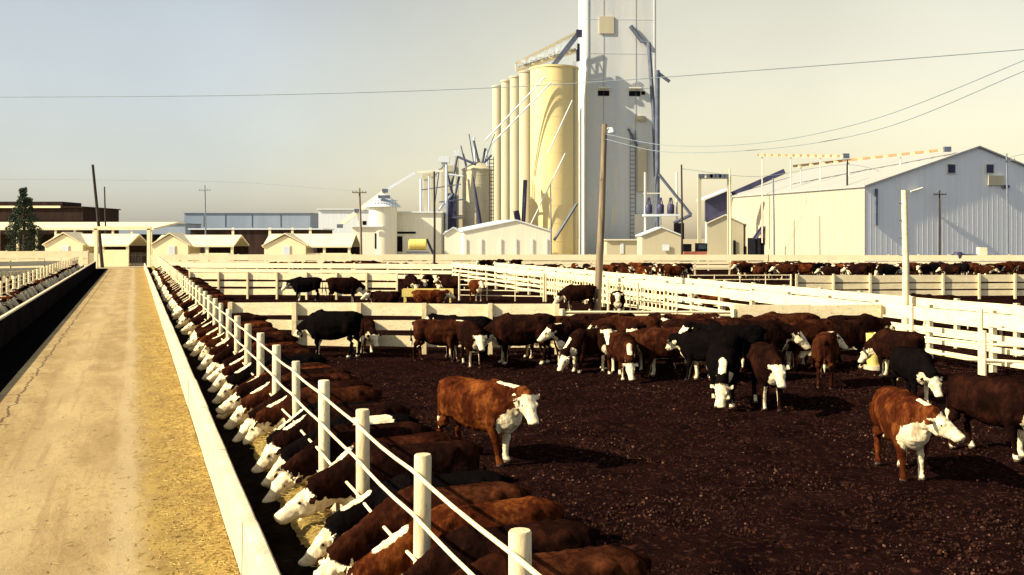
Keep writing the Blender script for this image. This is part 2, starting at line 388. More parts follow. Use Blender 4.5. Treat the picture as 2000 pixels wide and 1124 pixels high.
pts = []
for i in range(5000):
    s = 4.5+24*rnd.random()**1.5; q = rnd.random(); t = 1.15+1.03*(.52+.46*q)
    pts.append((ST(s, t, .35+.16*math.sin(q*math.pi)+.02*rnd.random()), rnd.uniform(.02, .07)))
inst_lumps('fodder_strands', 'loose yellow fodder strands lying along the heap inside the right trough', 'fodder', M['straw'], pts, stick=True)
def bunk_fence(label, t, zb, zt, s_list, levels, wires, grp=None):
    T = thing('bunk_fence', label, 'fence', ST(s_list[0], t, zb))
    for i, s in enumerate(s_list):
        p = ST(s, t, 0); ln = Vector((rnd.uniform(-.012,.012), rnd.uniform(-.012,.012), 0))
        r = .072 if i % 6 != 4 else .06
        zt_ = zt+rnd.uniform(-.015,.02)
        MB().tube([p+Vector((0,0,zb-.02)), p+ln*.5+Vector((0,0,(zb+zt)/2)), p+ln+Vector((0,0,zt_-.012)), p+ln+Vector((0,0,zt_))], [r, r, r, r*.9], 12).build('post', M['post'], T, True)
    off = V*(-.085 if t > 0 else .085)
    for z in levels:
        pts = []
        for i in range(len(s_list)-1):
            a, b = s_list[i], s_list[i+1]
            for q in (0, .25, .5, .75):
                pts.append(ST(a+(b-a)*q, t, z-.018*math.sin(q*math.pi)*(1+.5*math.sin(i*2.1)))+off)
        pts.append(ST(s_list[-1], t, z)+off)
        MB().tube([ST(s_list[0]-2.3, t, z)+off]+pts, .0165, 6).build('rail', M['white'], T, True)
    for z in wires:
        pts = []
        for i in range(len(s_list)-1):
            a, b = s_list[i], s_list[i+1]
            for q in (0, .3, .6): pts.append(ST(a+(b-a)*q, t, z-.03*math.sin(q*math.pi)+.012*math.sin(i*3+q*9))+off)
        MB().tube([ST(s_list[0]-2.3, t, z)+off]+pts, .006, 5).build('wire', M['galv_light'], T, True)
# post positions measured along the pen side of the trough
S1 = []
for i in range(44): S1.append(5.95+2.33*i)
bunk_fence('white post and three-rail fence standing along the pen side of the right feed trough', 2.25, .58, 1.79, S1, (1.67, 1.31, .95), (.66,))
S2 = [8+2.4*i for i in range(42)]
bunk_fence('white post and rail fence behind the left feed trough', -5.1, .74, 1.85, S2, (1.78, 1.6, 1.35, 1.1), ())

# ------------------------------------------------------------------ board fences
def board_fence(name, label, a, b, boards, spacing, ph, seg=None, m='white', pw=.14, th=.035, group=None, side=1, pickets=None, postmat='post', sag=.02):
    a = Vector(a); b = Vector(b); a.z = b.z = 0
    d = b-a; L = d.length; X = d.normalized(); Nn = Vector((X.y, -X.x, 0))
    if Nn.dot(-(a+b)) < 0: Nn = -Nn
    Nn *= side
    T = thing(name, label, 'fence', a, group)
    n = max(1, round(L/spacing)); rz = math.atan2(X.y, X.x)
    for i in range(n+1):
        p = a+d*(i/n)
        MB().box(p+Vector((0,0,(ph+.0)/2-.05))-Nn*(.07+.0), (pw, .14, ph+.1), rz+rnd.uniform(-.03,.03)).build('post', M[postmat], T)
    for (z0, z1) in boards:
        mb = MB()
        for i in range(n):
            e0 = rnd.uniform(-sag, sag); e1 = rnd.uniform(-sag, sag)
            p = a+d*(i/n)+X*.004+Vector((0,0,(z0+z1)/2+e0)); q = a+d*((i+1)/n)-X*.004+Vector((0,0,(z0+z1)/2+e1))
            o_ = Nn*(th/2+.004+.003*(i % 2))
            mb.beam(p+o_, q+o_, th, z1-z0)
        mb.build('board', M[m], T)
    if pickets:
        s0, s1, st, z0, z1 = pickets; k = 0; mb = MB(); s = s0
        while s < s1:
            p = a+X*s+Nn*(th+.03); mb.box(p+Vector((0,0,(z0+z1)/2)), (.10, .03, z1-z0), rz); s += st
        mb.build('picket_panel', M[m], T)
    return T
def pipe_gate(label, a, b, levels, ph, name='pipe_gate', n_up=3, r=.03, group=None):
    a = Vector(a); b = Vector(b); a.z = b.z = 0
    T = thing(name, label, 'gate', a, group)
    for i in range(n_up+1):
        p = a+(b-a)*(i/n_up); MB().tube([p, p+Vector((0,0,ph))], r*(1.9 if i in (0, n_up) else 1), 8).build('post' if i in (0, n_up) else 'upright', M['white'], T, True)
    for z in levels: MB().tube([a+Vector((0,0,z)), b+Vector((0,0,z))], r, 6).build('rail', M['white'], T, True)
    return T
B3 = [(.19,.53),(.69,1.00),(1.14,1.54)]
A0 = G(452, 686); A1 = G(1088, 692)
board_fence('board_fence', 'white plank fence with a deep top board right behind the standing herd', A0, A1, B3, 2.25, 1.56, side=-1)
pipe_gate('low white gate with a single broad top rail behind the middle of the herd', G(1098, 694), G(1432, 694), (1.32, 1.22, .8, .4), 1.42, n_up=3, r=.045)
board_fence('board_fence', 'short white plank fence joining the low gate to the diagonal alley fence', G(1440, 694), G(1720, 694), B3, 2.2, 1.55)
board_fence('board_fence', 'white three-board fence across the pen behind the pair of dark cattle', G(372, 583), G(776, 587), [(.25,.60),(.72,1.02),(1.14,1.53)], 1.78, 1.6, side=-1, pw=.10)
pipe_gate('white pipe gate right of the yellow feeder in the middle pens', G(897, 587), G(1062, 590), (.3,.6,.9,1.2,1.48), 1.6, n_up=3)
pipe_gate('small white pipe gate standing left of the leaning wooden pole', G(1066, 590), G(1140, 592), (.45,.9,1.4), 1.55, n_up=2)
F0 = G(1555, 586); F1 = G(2120, 583)
board_fence('board_fence', 'white three-board fence across the right side behind the white lamp pole', F0, F1, [(.18,.50),(.60,.92),(1.0,1.42)], 2.1, 1.5, side=-1, pw=.11)
pipe_gate('white pipe gate at the left end of the right-hand three-board fence', G(1345, 588), G(1545, 587), (.5,.85,1.2,1.45), 1.5, n_up=4)
# diagonal alley fence
P1 = Vector((-.2, 69, 0)); P2 = Vector((13.15, 26.3, 0)); dd = (P2-P1)
E1 = P1-dd*.35; E2 = P2+dd*.14
board_fence('alley_fence', 'long white board fence running diagonally from the mill towards the right edge', E1, E2, [(.24,.38),(.56,.71),(.88,1.03),(1.22,1.58)], 2.5, 1.66, pickets=(24,41,.42,.22,1.3))
nrm = Vector((dd.y, -dd.x, 0)).normalized()
if nrm.x < 0: nrm = -nrm
board_fence('alley_fence', 'second white board fence parallel behind the diagonal alley fence', E1+nrm*3.6, E2+nrm*3.6-dd*.06, [(.3,.5),(.75,.95),(1.25,1.55)], 2.6, 1.6)
pipe_gate('white pipe panel with vertical bars in front of the diagonal fence', G(1188, 612), G(1246, 622), (.5,1.0,1.5), 1.6, n_up=4)
pipe_gate('low two-rail white pipe barrier below the diagonal fence near the right edge', G(1780, 716), G(1915, 735), (.45,.85), 1.75, n_up=1, r=.035)
pipe_gate('low two-rail white pipe barrier running out of the right edge', G(1922, 737), G(2080, 748), (.45,.85), 1.2, n_up=1, r=.035)
# far fences
board_fence('far_fence', 'far white board fence in front of the mill buildings', G(295, 528), G(1500, 529), [(.3,.62),(.72,1.0),(1.1,1.75)], 3.2, 1.8, m='white_far')
board_fence('far_fence', 'far white board fence in front of the large pale barn', G(1503, 529), G(2150, 530), [(.3,.62),(.72,1.0),(1.1,1.72)], 3.2, 1.8, m='white_far')
board_fence('far_fence', 'low white fence across the pens behind the far left cattle', G(318, 545), G(890, 550), [(.2,.5),(.62,.9),(1.02,1.42)], 3.0, 1.5, m='white_far')
board_fence('far_fence', 'white board fence with thin gaps behind the far cattle row right of the leaning pole', G(1020, 538), G(1560, 538), [(.55,.65),(.85,.95),(1.15,1.3)], 3.4, 1.35, m='white_far')
board_fence('far_fence', 'white fence in front of the small sheds left of the road', G(-120, 552), G(150, 545), [(.3,.6),(.75,1.05),(1.2,1.6)], 2.6, 1.7, m='white_far')
board_fence('far_fence', 'tall plain white board wall left of the road below the small sheds', G(-150, 528), G(172, 527), [(.1,.6),(.64,1.2),(1.25,2.1)], 3.2, 2.2, m='white_far')
board_fence('side_fence', 'white picket-like railing in the left pen near the left edge', G(-60, 588), G(112, 566), [(1.25,1.5),(.35,.5)], 1.2, 1.5, pickets=(.1,12,.5,.2,1.5))

# ------------------------------------------------------------------ cattle
def superring(c, Y, Z, hw, hh, n=20, e=2.0, low=1.0):
    out = []
    for k in range(n):
        a = 2*math.pi*k/n; ca, sa = math.cos(a), math.sin(a)
        y = math.copysign(abs(ca)**(2/e), ca)*hw; z = math.copysign(abs(sa)**(2/e), sa)*hh
        if z < 0: y *= low
        out.append(c+Y*y+Z*z)
    return out
def loft(mb, rings):
    n = len(rings[0]); b = len(mb.v); mb.v += [v for r in rings for v in r]
    for i in range(len(rings)-1):
        for k in range(n):
            k2 = (k+1) % n; mb.f.append((b+i*n+k, b+i*n+k2, b+(i+1)*n+k2, b+(i+1)*n+k))
    mb.f.append(tuple(b+k for k in range(n))[::-1]); mb.f.append(tuple(b+(len(rings)-1)*n+k for k in range(n)))
def dirv(yaw, pitch):
    return Vector((math.cos(yaw)*math.cos(pitch), math.sin(yaw)*math.cos(pitch), math.sin(pitch)))
def cow_mesh(name, crest0=0, saddle=False, ny=0, npitch=22, nlen=.56, hy=0, hp=-48, legs=0, lie=False, voxel=.022, smooth=5, fat=1.0, seed=0, tail=0):
    rr = random.Random(seed); mb = MB(); X, Y, Z = Vector((1,0,0)), Vector((0,1,0)), Vector((0,0,1))
    dz = -.50 if lie else 0
    # trunk
    prof = [(-.80,1.09,.06,.06),(-.775,1.04,.16,.15),(-.70,.985,.265,.235),(-.56,.945,.335,.285),(-.40,.925,.35,.305),(-.18,.88,.385,.335),(.05,.86,.402,.345),(.26,.865,.40,.325),(.42,.875,.392,.29),(.56,.865,.35,.25),(.67,.84,.28,.20),(.745,.81,.17,.13)]
    loft(mb, [superring(Vector((x,0,z+dz)), Y, Z, w*fat, h, 24, 2.35, .93) for x, z, h, w in prof])
    for s in (-1, 1):                         # hook bones, shoulder blades
        loft(mb, [superring(Vector((-.44+q*.09, s*.20, 1.185+dz)), Y, Z, .06*math.sqrt(1-q*q)+.004, .06*math.sqrt(1-q*q)+.004, 10) for q in (-.95,-.5,0,.5,.95)])
        loft(mb, [superring(Vector((.43-.03*q, s*.19, .95+.27*q+dz)), X, Y, .15*math.sqrt(1-q*q)+.01, .075*math.sqrt(1-q*q)+.005, 12) for q in (-.95,-.6,0,.6,.95)])
    # brisket
    loft(mb, [superring(Vector((.60+.10*q, 0, .62+.06*q+dz)), Y, Z, .11*math.sqrt(1-q*q)+.01, .13*math.sqrt(1-q*q)+.01, 12) for q in (-.95,-.6,0,.6,.95)])
    # neck
    Bn = Vector((.50,0,1.0+dz)); nd = dirv(R(ny), R(npitch)); P = Bn+nd*nlen
    c0 = Vector((.30,0,.97+dz)); rings = []
    path = []
    for q in (0,.2,.4,.6,.8,1.0):
        lin = c0.lerp(Bn, q*2) if q < .5 else Bn.lerp(P, (q-.5)*2)
        bez = c0*(1-q)**2+Bn*2*q*(1-q)+P*q*q
        path.append(bez)
    crest = []; throat = []
    for i, p in enumerate(path):
        t = (path[min(i+1,5)]-path[max(i-1,0)]).normalized(); q = i/5
        S = Z.cross(t).normalized(); Up = t.cross(S)
        hh = (.35, .32, .28, .235, .19, .15)[i]; hw = (.24,.21,.18,.15,.13,.12)[i]
        rings.append(superring(p, S, Up, hw, hh, 18, 2.1)); crest.append(p+Up*hh); throat.append(p-Up*hh)
    loft(mb, rings)
    # dewlap
    for i in range(2, 5):
        a, b = throat[i], throat[min(i+1, 5)]
        mb.tube([a+Z*.03, a.lerp(b,.5)-Z*.02, b+Z*.03], [.045,.045,.04], 8)
    # head
    Dh = dirv(R(hy), R(hp)); S = Z.cross(Dh).normalized(); Uh = Dh.cross(S)
    hs = [(-.07,.06,.06),(-.035,.10,.095),(.03,.122,.128),(.10,.127,.143),(.16,.124,.140),(.23,.100,.120),(.30,.085,.100),(.36,.083,.088),(.41,.088,.080),(.445,.078,.068),(.465,.05,.045)]
    loft(mb, [superring(P+Dh*t-Uh*(h-.075), S, Uh, w, h, 18, 2.2) for t, w, h in hs])
    for s in (-1, 1):                         # brow and ears
        ctr = P+Dh*.15+S*s*.098+Uh*.035
        loft(mb, [superring(ctr+Dh*.045*q, S, Uh, .03*math.sqrt(1-q*q)+.003, .03*math.sqrt(1-q*q)+.003, 8) for q in (-.9,0,.9)])
        e0 = P+Dh*.02+S*s*.085-Uh*.0; e1 = e0+S*s*.235-Uh*.06-Dh*.02
        ed = (e1-e0).normalized(); ez = ed.cross(Dh).normalized(); ey = ez.cross(ed)
        loft(mb, [superring(e0.lerp(e1, q), ey, ez, w, .017, 10) for q, w in ((0,.03),(.25,.055),(.55,.072),(.82,.052),(1,.012))])
    # legs
    def limb(pts, rs):
        k = [Vector(p) for p in pts]; mb.tube(k, rs, 14)
    stance = {0:((0,0,0,0)), 1:(.07,-.05,-.06,.09), 2:(-.06,.08,.10,-.04), 3:(.02,.10,-.10,.02)}[legs]
    if not lie:
        for i, s in enumerate((-1, 1)):
            o = stance[i]
            limb([(.44,s*.165,.86),(.41+o*.1,s*.18,.68),(.40+o*.3,s*.17,.56),(.43+o*.6,s*.155,.37),(.425+o*.75,s*.15,.33),(.425+o*.9,s*.15,.16),(.43+o,s*.15,.10),(.455+o,s*.15,.05),(.465+o,s*.15,-.005)],
                 [.14,.13,.098,.068,.056,.044,.050,.055,.066])
            o = stance[2+i]
            limb([(-.52,s*.13,1.0),(-.50,s*.15,.84),(-.49+o*.2,s*.165,.70),(-.57+o*.4,s*.16,.58),(-.655+o*.65,s*.155,.49),(-.68+o*.75,s*.15,.42),(-.645+o*.9,s*.15,.18),(-.635+o,s*.15,.11),(-.605+o,s*.15,.05),(-.59+o,s*.15,-.005)],
                 [.20,.19,.142,.098,.072,.058,.045,.052,.056,.066])
            # thigh curtain
            loft(mb, [superring(Vector((-.66,s*.12,.84+.22*q)), X, Y, .10*math.sqrt(1-q*q)+.01, .10*math.sqrt(1-q*q)+.01, 12) for q in (-.9,-.4,.3,.9)])
    else:
        limb([(.42,.2,.34),(.55,.26,.20),(.72,.28,.09),(.50,.30,.06),(.38,.30,.05)], [.13,.10,.065,.05,.05])
        limb([(.42,-.2,.34),(.52,-.26,.18),(.66,-.27,.09),(.46,-.29,.06),(.40,-.29,.05)], [.13,.10,.065,.05,.05])
        limb([(-.50,.2,.40),(-.30,.32,.26),(-.12,.36,.12),(-.38,.38,.07),(-.52,.38,.05)], [.20,.17,.10,.055,.05])
        limb([(-.50,-.2,.36),(-.36,-.26,.22),(-.30,-.28,.12)], [.20,.17,.10])
    # tail
    tz = 1.19+dz; sw = tail*.12
    zz = [tz, tz-.03, tz-.25, tz-.48, tz-.62, tz-.80] if not lie else [tz, tz-.03, tz-.25, tz-.45, tz-.56, tz-.62]
    mb.tube([(-.74,0,zz[0]),(-.85,0,zz[1]),(-.885,sw*.4,zz[2]),(-.88,sw*.8,zz[3]),(-.87,sw,zz[4]),(-.865,sw*1.2,zz[5])], [.04,.034,.024,.024,.042,.018], 8)
    me0 = bpy.data.meshes.new('tmp'); me0.from_pydata([tuple(v) for v in mb.v], [], mb.f); me0.update()
    import bmesh
    bm = bmesh.new(); bm.from_mesh(me0); bmesh.ops.recalc_face_normals(bm, faces=bm.faces); bm.to_mesh(me0); bm.free()
    o = bpy.data.objects.new('tmp', me0); COL.objects.link(o)
    md = o.modifiers.new('r', 'REMESH'); md.mode = 'VOXEL'; md.voxel_size = voxel
    ms = o.modifiers.new('s', 'SMOOTH'); ms.factor = .5; ms.iterations = smooth
    dg = bpy.context.evaluated_depsgraph_get(); me = bpy.data.meshes.new_from_object(o.evaluated_get(dg))
    bpy.data.objects.remove(o); bpy.data.meshes.remove(me0)
    me.name = name; me.polygons.foreach_set('use_smooth', [True]*len(me.polygons))
    so_ = Vector((seed*3.1, seed*1.7, 0)); me.update()
    nrm_ = [v.normal.copy() for v in me.vertices]
    for v, n_ in zip(me.vertices, nrm_):
        p = v.co; hd = 1.6 if (p-P).length < .3 or (p.z > .9+dz and p.x > .3) else 1.0
        v.co = p+n_*(.013*noise.noise(p*4+so_)+.007*hd*noise.noise(p*17+so_)+.004*hd*noise.noise(p*34+so_))
    # markings
    feet = rr.uniform(-.02,.17); cw = rr.uniform(.06,.10); br = .30 if seed in (3, 7) else rr.uniform(.13,.22)
    crs = crest0 if crest0 else rr.choice((2,2,3))
    def seg(p, a, b):
        ab = b-a; t = max(0, min(1, (p-a).dot(ab)/ab.length_squared)); return (p-a-ab*t).length
    wv = []; kv = []
    chest = Vector((.69,0,.66+dz))
    for v in me.vertices:
        p = v.co; rel = p-P; t = rel.dot(Dh); lat = (rel-Dh*t).length
        vals = [-1.]
        if t > -.10 and lat < .34:
            vals.append((t+.02)*7 if lat < .16 else .35-(lat-.16)*3)
            if lat > .17 and t < .1: vals[-1] = .15 if (lat-.17) < .06 else -.3     # ears keep brown tips
        dcr = min(seg(p, crest[i], crest[i+1]) for i in range(min(crs,3), 4)); dcr = 9 if crs > 3 else dcr; vals.append((cw-dcr)/cw*1.0)
        vals.append((br-(p-chest).length)/br*2.0)
        dth = min(seg(p, throat[i], throat[i+1]) for i in range(2, 5)); vals.append((.10-dth)*9)
        if p.z < .62+dz and abs(p.x) < .5 and abs(p.y) < .17: vals.append((.50+dz-p.z)*9)
        if not lie: vals.append((feet-p.z)*5)
        if saddle: vals.append((.30-math.hypot((p.x+.12)*.95, (p.z-1.25)*1.1))*7)
        if p.x < -.80: vals.append((.62+dz-p.z)*8)
        wv.append(max(-1., min(1.6, max(vals)))*.9)
        k = 0.
        if not lie and p.z < .045: k = .9
        if t > .41 and lat < .12:
            for s in (-1, 1):
                if (p-(P+Dh*.44+S*s*.045-Uh*.0)).length < .028: k = .9
            if t > .455: k = max(k, .35)
        kv.append(k)
    for nm, arr in (('w', wv), ('k', kv)):
        a = me.attributes.new(nm, 'FLOAT', 'POINT'); a.data.foreach_set('value', arr)
    me.materials.append(COATS['red'])
    me['eyes'] = [c for s in (-1, 1) for c in (P+Dh*.145+S*s*.117+Uh*.008)]
    me['frame'] = [c for q in (P, Dh, S, Uh) for c in q]
    return me
POSE = {}
def P_(k, **kw): POSE[k] = cow_mesh('cow_'+k, **kw)
P_('main', ny=-8, npitch=13, nlen=.50, hy=-26, hp=-58, legs=1, seed=3, voxel=.018, smooth=4)
P_('up', crest0=9, ny=0, npitch=22, hy=0, hp=-55, legs=0, seed=1)
P_('upl', crest0=9, ny=28, npitch=14, hy=60, hp=-50, legs=2, seed=2)
P_('upr', crest0=3, ny=-28, npitch=14, hy=-60, hp=-50, legs=3, seed=4)
P_('low', crest0=9, ny=8, npitch=-32, hy=5, hp=-62, legs=1, seed=5)
P_('graze', crest0=3, ny=-10, npitch=-48, nlen=.66, hy=-8, hp=-68, legs=3, seed=6)
P_('level', crest0=9, ny=0, npitch=-4, hy=0, hp=-58, legs=2, seed=8)
P_('levr', ny=22, npitch=4, nlen=.48, hy=45, hp=-38, legs=1, seed=7, voxel=.018, smooth=4)
P_('f0', crest0=3, ny=0, npitch=-22, nlen=.72, hy=4, hp=-52, seed=11)
P_('f1', crest0=9, ny=14, npitch=-27, nlen=.74, hy=30, hp=-48, seed=12)
P_('f2', crest0=3, ny=-12, npitch=-20, nlen=.70, hy=-24, hp=-60, seed=13)
P_('f3', crest0=9, ny=4, npitch=-14, nlen=.70, hy=-5, hp=-40, seed=14)
P_('f4', ny=10, npitch=-30, nlen=.70, hy=16, hp=-66, seed=15)
P_('saddle', crest0=9, saddle=True, npitch=-22, nlen=.72, hp=-52, seed=21)
P_('lie', ny=10, npitch=18, nlen=.5, hy=30, hp=-45, lie=True, seed=9)
for k, kw in (('fup', dict(npitch=18, hp=-55)), ('flow', dict(npitch=-38, hp=-65)), ('flev', dict(ny=15, npitch=0, hy=40, hp=-50)), ('ffeed', dict(npitch=-22, nlen=.72, hp=-52))):
    P_(k, voxel=.042, smooth=2, seed=len(k)*3+ord(k[1]), **kw)
eye_me = None
def make_eye():
    mb = MB(); n = 8; rings = []
    for i in range(1, 6):
        a = math.pi*i/6; rings.append(superring(Vector((math.cos(a)*.016, 0, 0)), Vector((0,1,0)), Vector((0,0,1)), math.sin(a)*.016, math.sin(a)*.016, n))
    loft(mb, rings); me = bpy.data.meshes.new('eye'); me.from_pydata([tuple(v) for v in mb.v], [], mb.f)
    me.polygons.foreach_set('use_smooth', [True]*len(me.polygons)); me.materials.append(M['hoof_eye']); return me
eye_me = make_eye()
NC = [0]
CG = {'herd': 'cattle standing in the big dark pen', 'bunk': 'cattle feeding side by side at the right trough', 'left': 'cattle feeding at the left trough'}
def cow(pose, coatk, loc, heading, label, group, scale=1.0, eyes=True, horns=False, z=0):
    me = POSE[pose]
    o = bpy.data.objects.new('cow', me); COL.objects.link(o); NC[0] += 1
    o.location = (loc[0], loc[1], z); o.rotation_euler.z = R(heading); o.scale = (scale*rnd.uniform(.96,1.04), scale*rnd.uniform(.95,1.05), scale*rnd.uniform(.97,1.03))
    o.material_slots[0].link = 'OBJECT'; o.material_slots[0].material = COATS[coatk]
    tag(o, label, 'cow', group)
    if eyes:
        e = list(me['eyes'])
        for i in (0, 3):
            c = bpy.data.objects.new('eye', eye_me); COL.objects.link(c); c.parent = o; c.location = e[i:i+3]
    if horns:
        f = list(me['frame']); P, Dh, S, Uh = [Vector(f[i:i+3]) for i in (0,3,6,9)]
        for s in (-1, 1):
            b = P+S*s*.07-Dh*.01+Uh*.03
            mb = MB().tube([b, b+S*s*.09+Uh*.01, b+S*s*.14+Uh*.05, b+S*s*.15+Uh*.11], [.026,.021,.014,.004], 8)
            hn = mb.build('horn', M['horn'], None, True); hn.parent = o
    return o
HERD = [
 # px, feet row, heading, pose, coat, label
 (938, 899, -40, 'main', 'red', 'rust-red cow with white face and white brisket standing alone nearest in the pen', 1.05, 0),
 (1762, 926, -92, 'levr', 'red', 'red cow with brown eye patch standing alone at lower right, head turned right', 1.0, 0),
 (1940, 888, -60, 'low', 'dark', 'dark white-faced cow cut off by the right edge of the photo', 1.0, 0),
 (650, 698, 168, 'low', 'black', 'big black cow standing at the left in front of the plank fence', 1.08, 0),
 (712, 688, -65, 'low', 'dark', 'small dark red cow half hidden behind the big black cow', .85, 0),
 (858, 706, -12, 'upr', 'brown', 'red cow with white hind feet beside the middle post of the plank fence', .95, 0),
 (921, 715, -75, 'level', 'dark', 'dark cow facing out between the white-footed red cow and the big broadside cow', .95, 0),
 (1018, 712, 178, 'low', 'dark', 'big dark cow broadside with lowered white head in front of the plank fence end', 1.12, 0),
 (1112, 716, -112, 'upr', 'dark', 'dark cow with tilted white face right of the big broadside cow', .98, 0),
 (1150, 726, -140, 'graze', 'dark', 'dark cow with its white head lowered between two upright white faces', .92, 0),
 (1186, 724, -93, 'up', 'dark', 'dark cow looking straight out with a long white face, left of centre in the herd', 1.0, 0),
 (1215, 739, -78, 'graze', 'brown', 'slim red cow with head down in front of the herd centre', .9, 0),
 (1244, 722, -100, 'up', 'dark', 'dark cow with an oval white face just left of the broadside brown cow', 1.0, 0),
 (1306, 737, 172, 'level', 'brown', 'brown cow standing broadside at the front of the herd centre', 1.0, 0),
 (1272, 693, -55, 'upr', 'dark', 'cow in the back row with its white head raised above the broadside brown cow', 1.0, 0),
 (1338, 697, -20, 'up', 'brown', 'reddish cow in the back row under the low gate rail', 1.0, 0),
 (1392, 714, 10, 'upl', 'brown', 'reddish brown cow behind the black cow with the low white face', 1.05, 0),
 (1385, 745, 150, 'level', 'black', 'black cow standing between the broadside brown cow and the low-headed black one', 1.0, 0),
 (1412, 790, -98, 'graze', 'black', 'black cow facing out with its white face lowered in front of the herd', 1.0, 0),
 (1498, 795, -92, 'level', 'dark', 'dark red cow facing out with a bright white face at the front of the herd', 1.02, 0),
 (1452, 722, -120, 'upr', 'brown', 'light red cow with little white looking left behind the front pair', 1.0, 0),
 (1535, 716, 182, 'level', 'brown', 'long brown cow standing broadside behind the front pair', 1.15, 0),
 (1612, 752, 72, 'upr', 'brown', 'red cow seen from behind with white lower legs at the right of the herd', 1.0, 0),
 (1668, 708, 15, 'level', 'dark', 'dark red cow broadside at the back right of the herd', 1.1, 0),
 (1600, 690, -130, 'upl', 'dark', 'dark cow with a white cheek at the back, left of the yellow tub', 1.0, 0),
 (1752, 740, 118, 'low', 'dark', 'dark cow with its rump to the camera right of the yellow tub', .98, 0),
 (1783, 786, -88, 'low', 'black', 'black cow facing out with a brown-patched white face at the right of the herd', .92, 0),
 (1705, 697, -80, 'level', 'dark', 'dark cow with white face behind the yellow tub', .9, 0),
 (1445, 690, 100, 'up', 'dark', 'dark cow in the back row below the right end of the low gate', 1.0, 0),
 (1085, 690, 20, 'level', 'dark', 'dark cow behind the end of the plank fence row', 1.0, 0),
 (1395, 615, 178, 'up', 'red', 'small bright red cow behind the low gate beside the diagonal fence', .9, 0),
 (1130, 608, 178, 'low', 'dark', 'dark cow with white face standing at the foot of the leaning wooden pole', 1.0, 0),
 (1206, 622, -95, 'up', 'dark', 'cow with only its white head rising over the low gate rail', .95, 0),
 (598, 589, 184, 'level', 'black', 'black cow facing left in the pen behind the near plank fence', 1.05, 0),
 (672, 595, 5, 'low', 'dark', 'dark red cow back to back with the black cow in the middle pen', 1.15, 0),
 (752, 598, 175, 'lie', 'dark', 'dark cow lying down in the middle pen left of the yellow feeder', 1.0, 0),
 (838, 597, 5, 'lie', 'red', 'red cow lying down just in front of the yellow feeder', 1.1, 0),
 (803, 578, -70, 'low', 'dark', 'dark cow with head down at the left end of the yellow feeder', 1.0, 0),
 (835, 576, -95, 'level', 'dark', 'dark cow at the middle of the yellow feeder', 1.0, 0),
 (868, 577, -110, 'low', 'red', 'reddish cow with head down at the right end of the yellow feeder', 1.0, 0),
 (883, 580, 150, 'up', 'dark', 'dark cow standing just right of the yellow feeder', 1.0, 0),
 (930, 589, -70, 'up', 'red', 'red cow with white face behind the white pipe gate', .95, 0),
 (1062, 700, 190, 'low', 'brown', 'dark brown cow between the big broadside cow and the tilted white face', 1.0, 0),
 (1170, 700, 5, 'upl', 'dark', 'dark cow in the second row behind the long white face', 1.05, 0),
 (1232, 706, 160, 'level', 'brown', 'brown cow in the second row behind the slim head-down cow', 1.05, 0),
 (1355, 722, -15, 'level', 'dark', 'dark cow overlapping the rear of the broadside brown cow', 1.05, 0),
 (1425, 742, 175, 'up', 'black', 'black cow broadside behind the front pair of white faces', 1.1, 0),
 (1475, 728, -5, 'level', 'dark', 'dark cow just behind the bright white face at the front', 1.1, 0),
 (1575, 722, -165, 'up', 'brown', 'brown cow standing left of the cow seen from behind', 1.05, 0),
 (1640, 720, 190, 'low', 'dark', 'dark cow with lowered head right of the cow seen from behind', 1.05, 0),
 (1560, 688, 8, 'upr', 'dark', 'dark cow in the last row in front of the short plank fence', 1.0, 0),
 (1500, 690, 190, 'upl', 'brown', 'brown cow in the last row left of the short plank fence end', 1.0, 0),
 (905, 700, 170, 'up', 'black', 'black cow behind the dark cow that faces out, left of the big broadside cow', 1.0, 0),
 (1830, 640, 175, 'up', 'dark', 'dark cow behind the diagonal fence right of the white lamp pole', 1.0, 0),
 (1935, 665, 10, 'level', 'dark', 'dark cow behind the diagonal fence near the right edge', 1.0, 0),
]
for i, (px, py, hd, ps, ct, lb, sc, hn) in enumerate(HERD):
    cow(ps, ct, G(px, py), hd, lb, CG['herd'] if py > 685 else 'cattle in the middle pens', sc, eyes=py > 700)
CN = {'red':'red','brown':'brown','dark':'dark red','black':'black'}
# feeding row on the right
sad = False; s = 5.6; i = 0; order = ['first','second','third','fourth','fifth','sixth','seventh','eighth','ninth','tenth','eleventh','twelfth','thirteenth','fourteenth','fifteenth','sixteenth']
post_ang = math.degrees(math.atan2(-V.y, -V.x))
seqp = ['f0','f3','f1','f4','f0','f2','f1','f3','f4','f0']
seqc = ['brown','dark','brown','dark','red','brown','black','dark','brown','dark','red','dark','black']
while s < 96:
    near = s < 30
    ps = seqp[(i*7+i//3) % 10] if s < 45 else 'ffeed'
    ct = seqc[i % 13]
    if i < 16: lb = '%s white-faced cow feeding in the right trough, %s from the bottom of the photo' % (CN[ct], order[i])
    else: lb = 'distant %s cow with white face feeding in the far part of the right trough' % CN[ct]
    if s >= 13.6 and not sad:
        sad = True; ps = 'saddle'; ct = 'black'; lb = 'black cow with a large white patch on its back feeding at the right trough'
    # keep the neck between two posts
    k = round((s-S1[0])/2.33); ds = s-(S1[0]+2.33*k); s_ = s+(.22-abs(ds))*math.copysign(1, ds) if abs(ds) < .22 else s
    cow(ps, ct, ST(s_, 2.86+rnd.uniform(-.05,.09)), post_ang+rnd.uniform(-9,9), lb, CG['bunk'], rnd.uniform(.90,1.0), eyes=near)
    s += rnd.choice((.66,.70,.76,.84,1.0)) if s < 45 else rnd.uniform(.9,1.6); i += 1
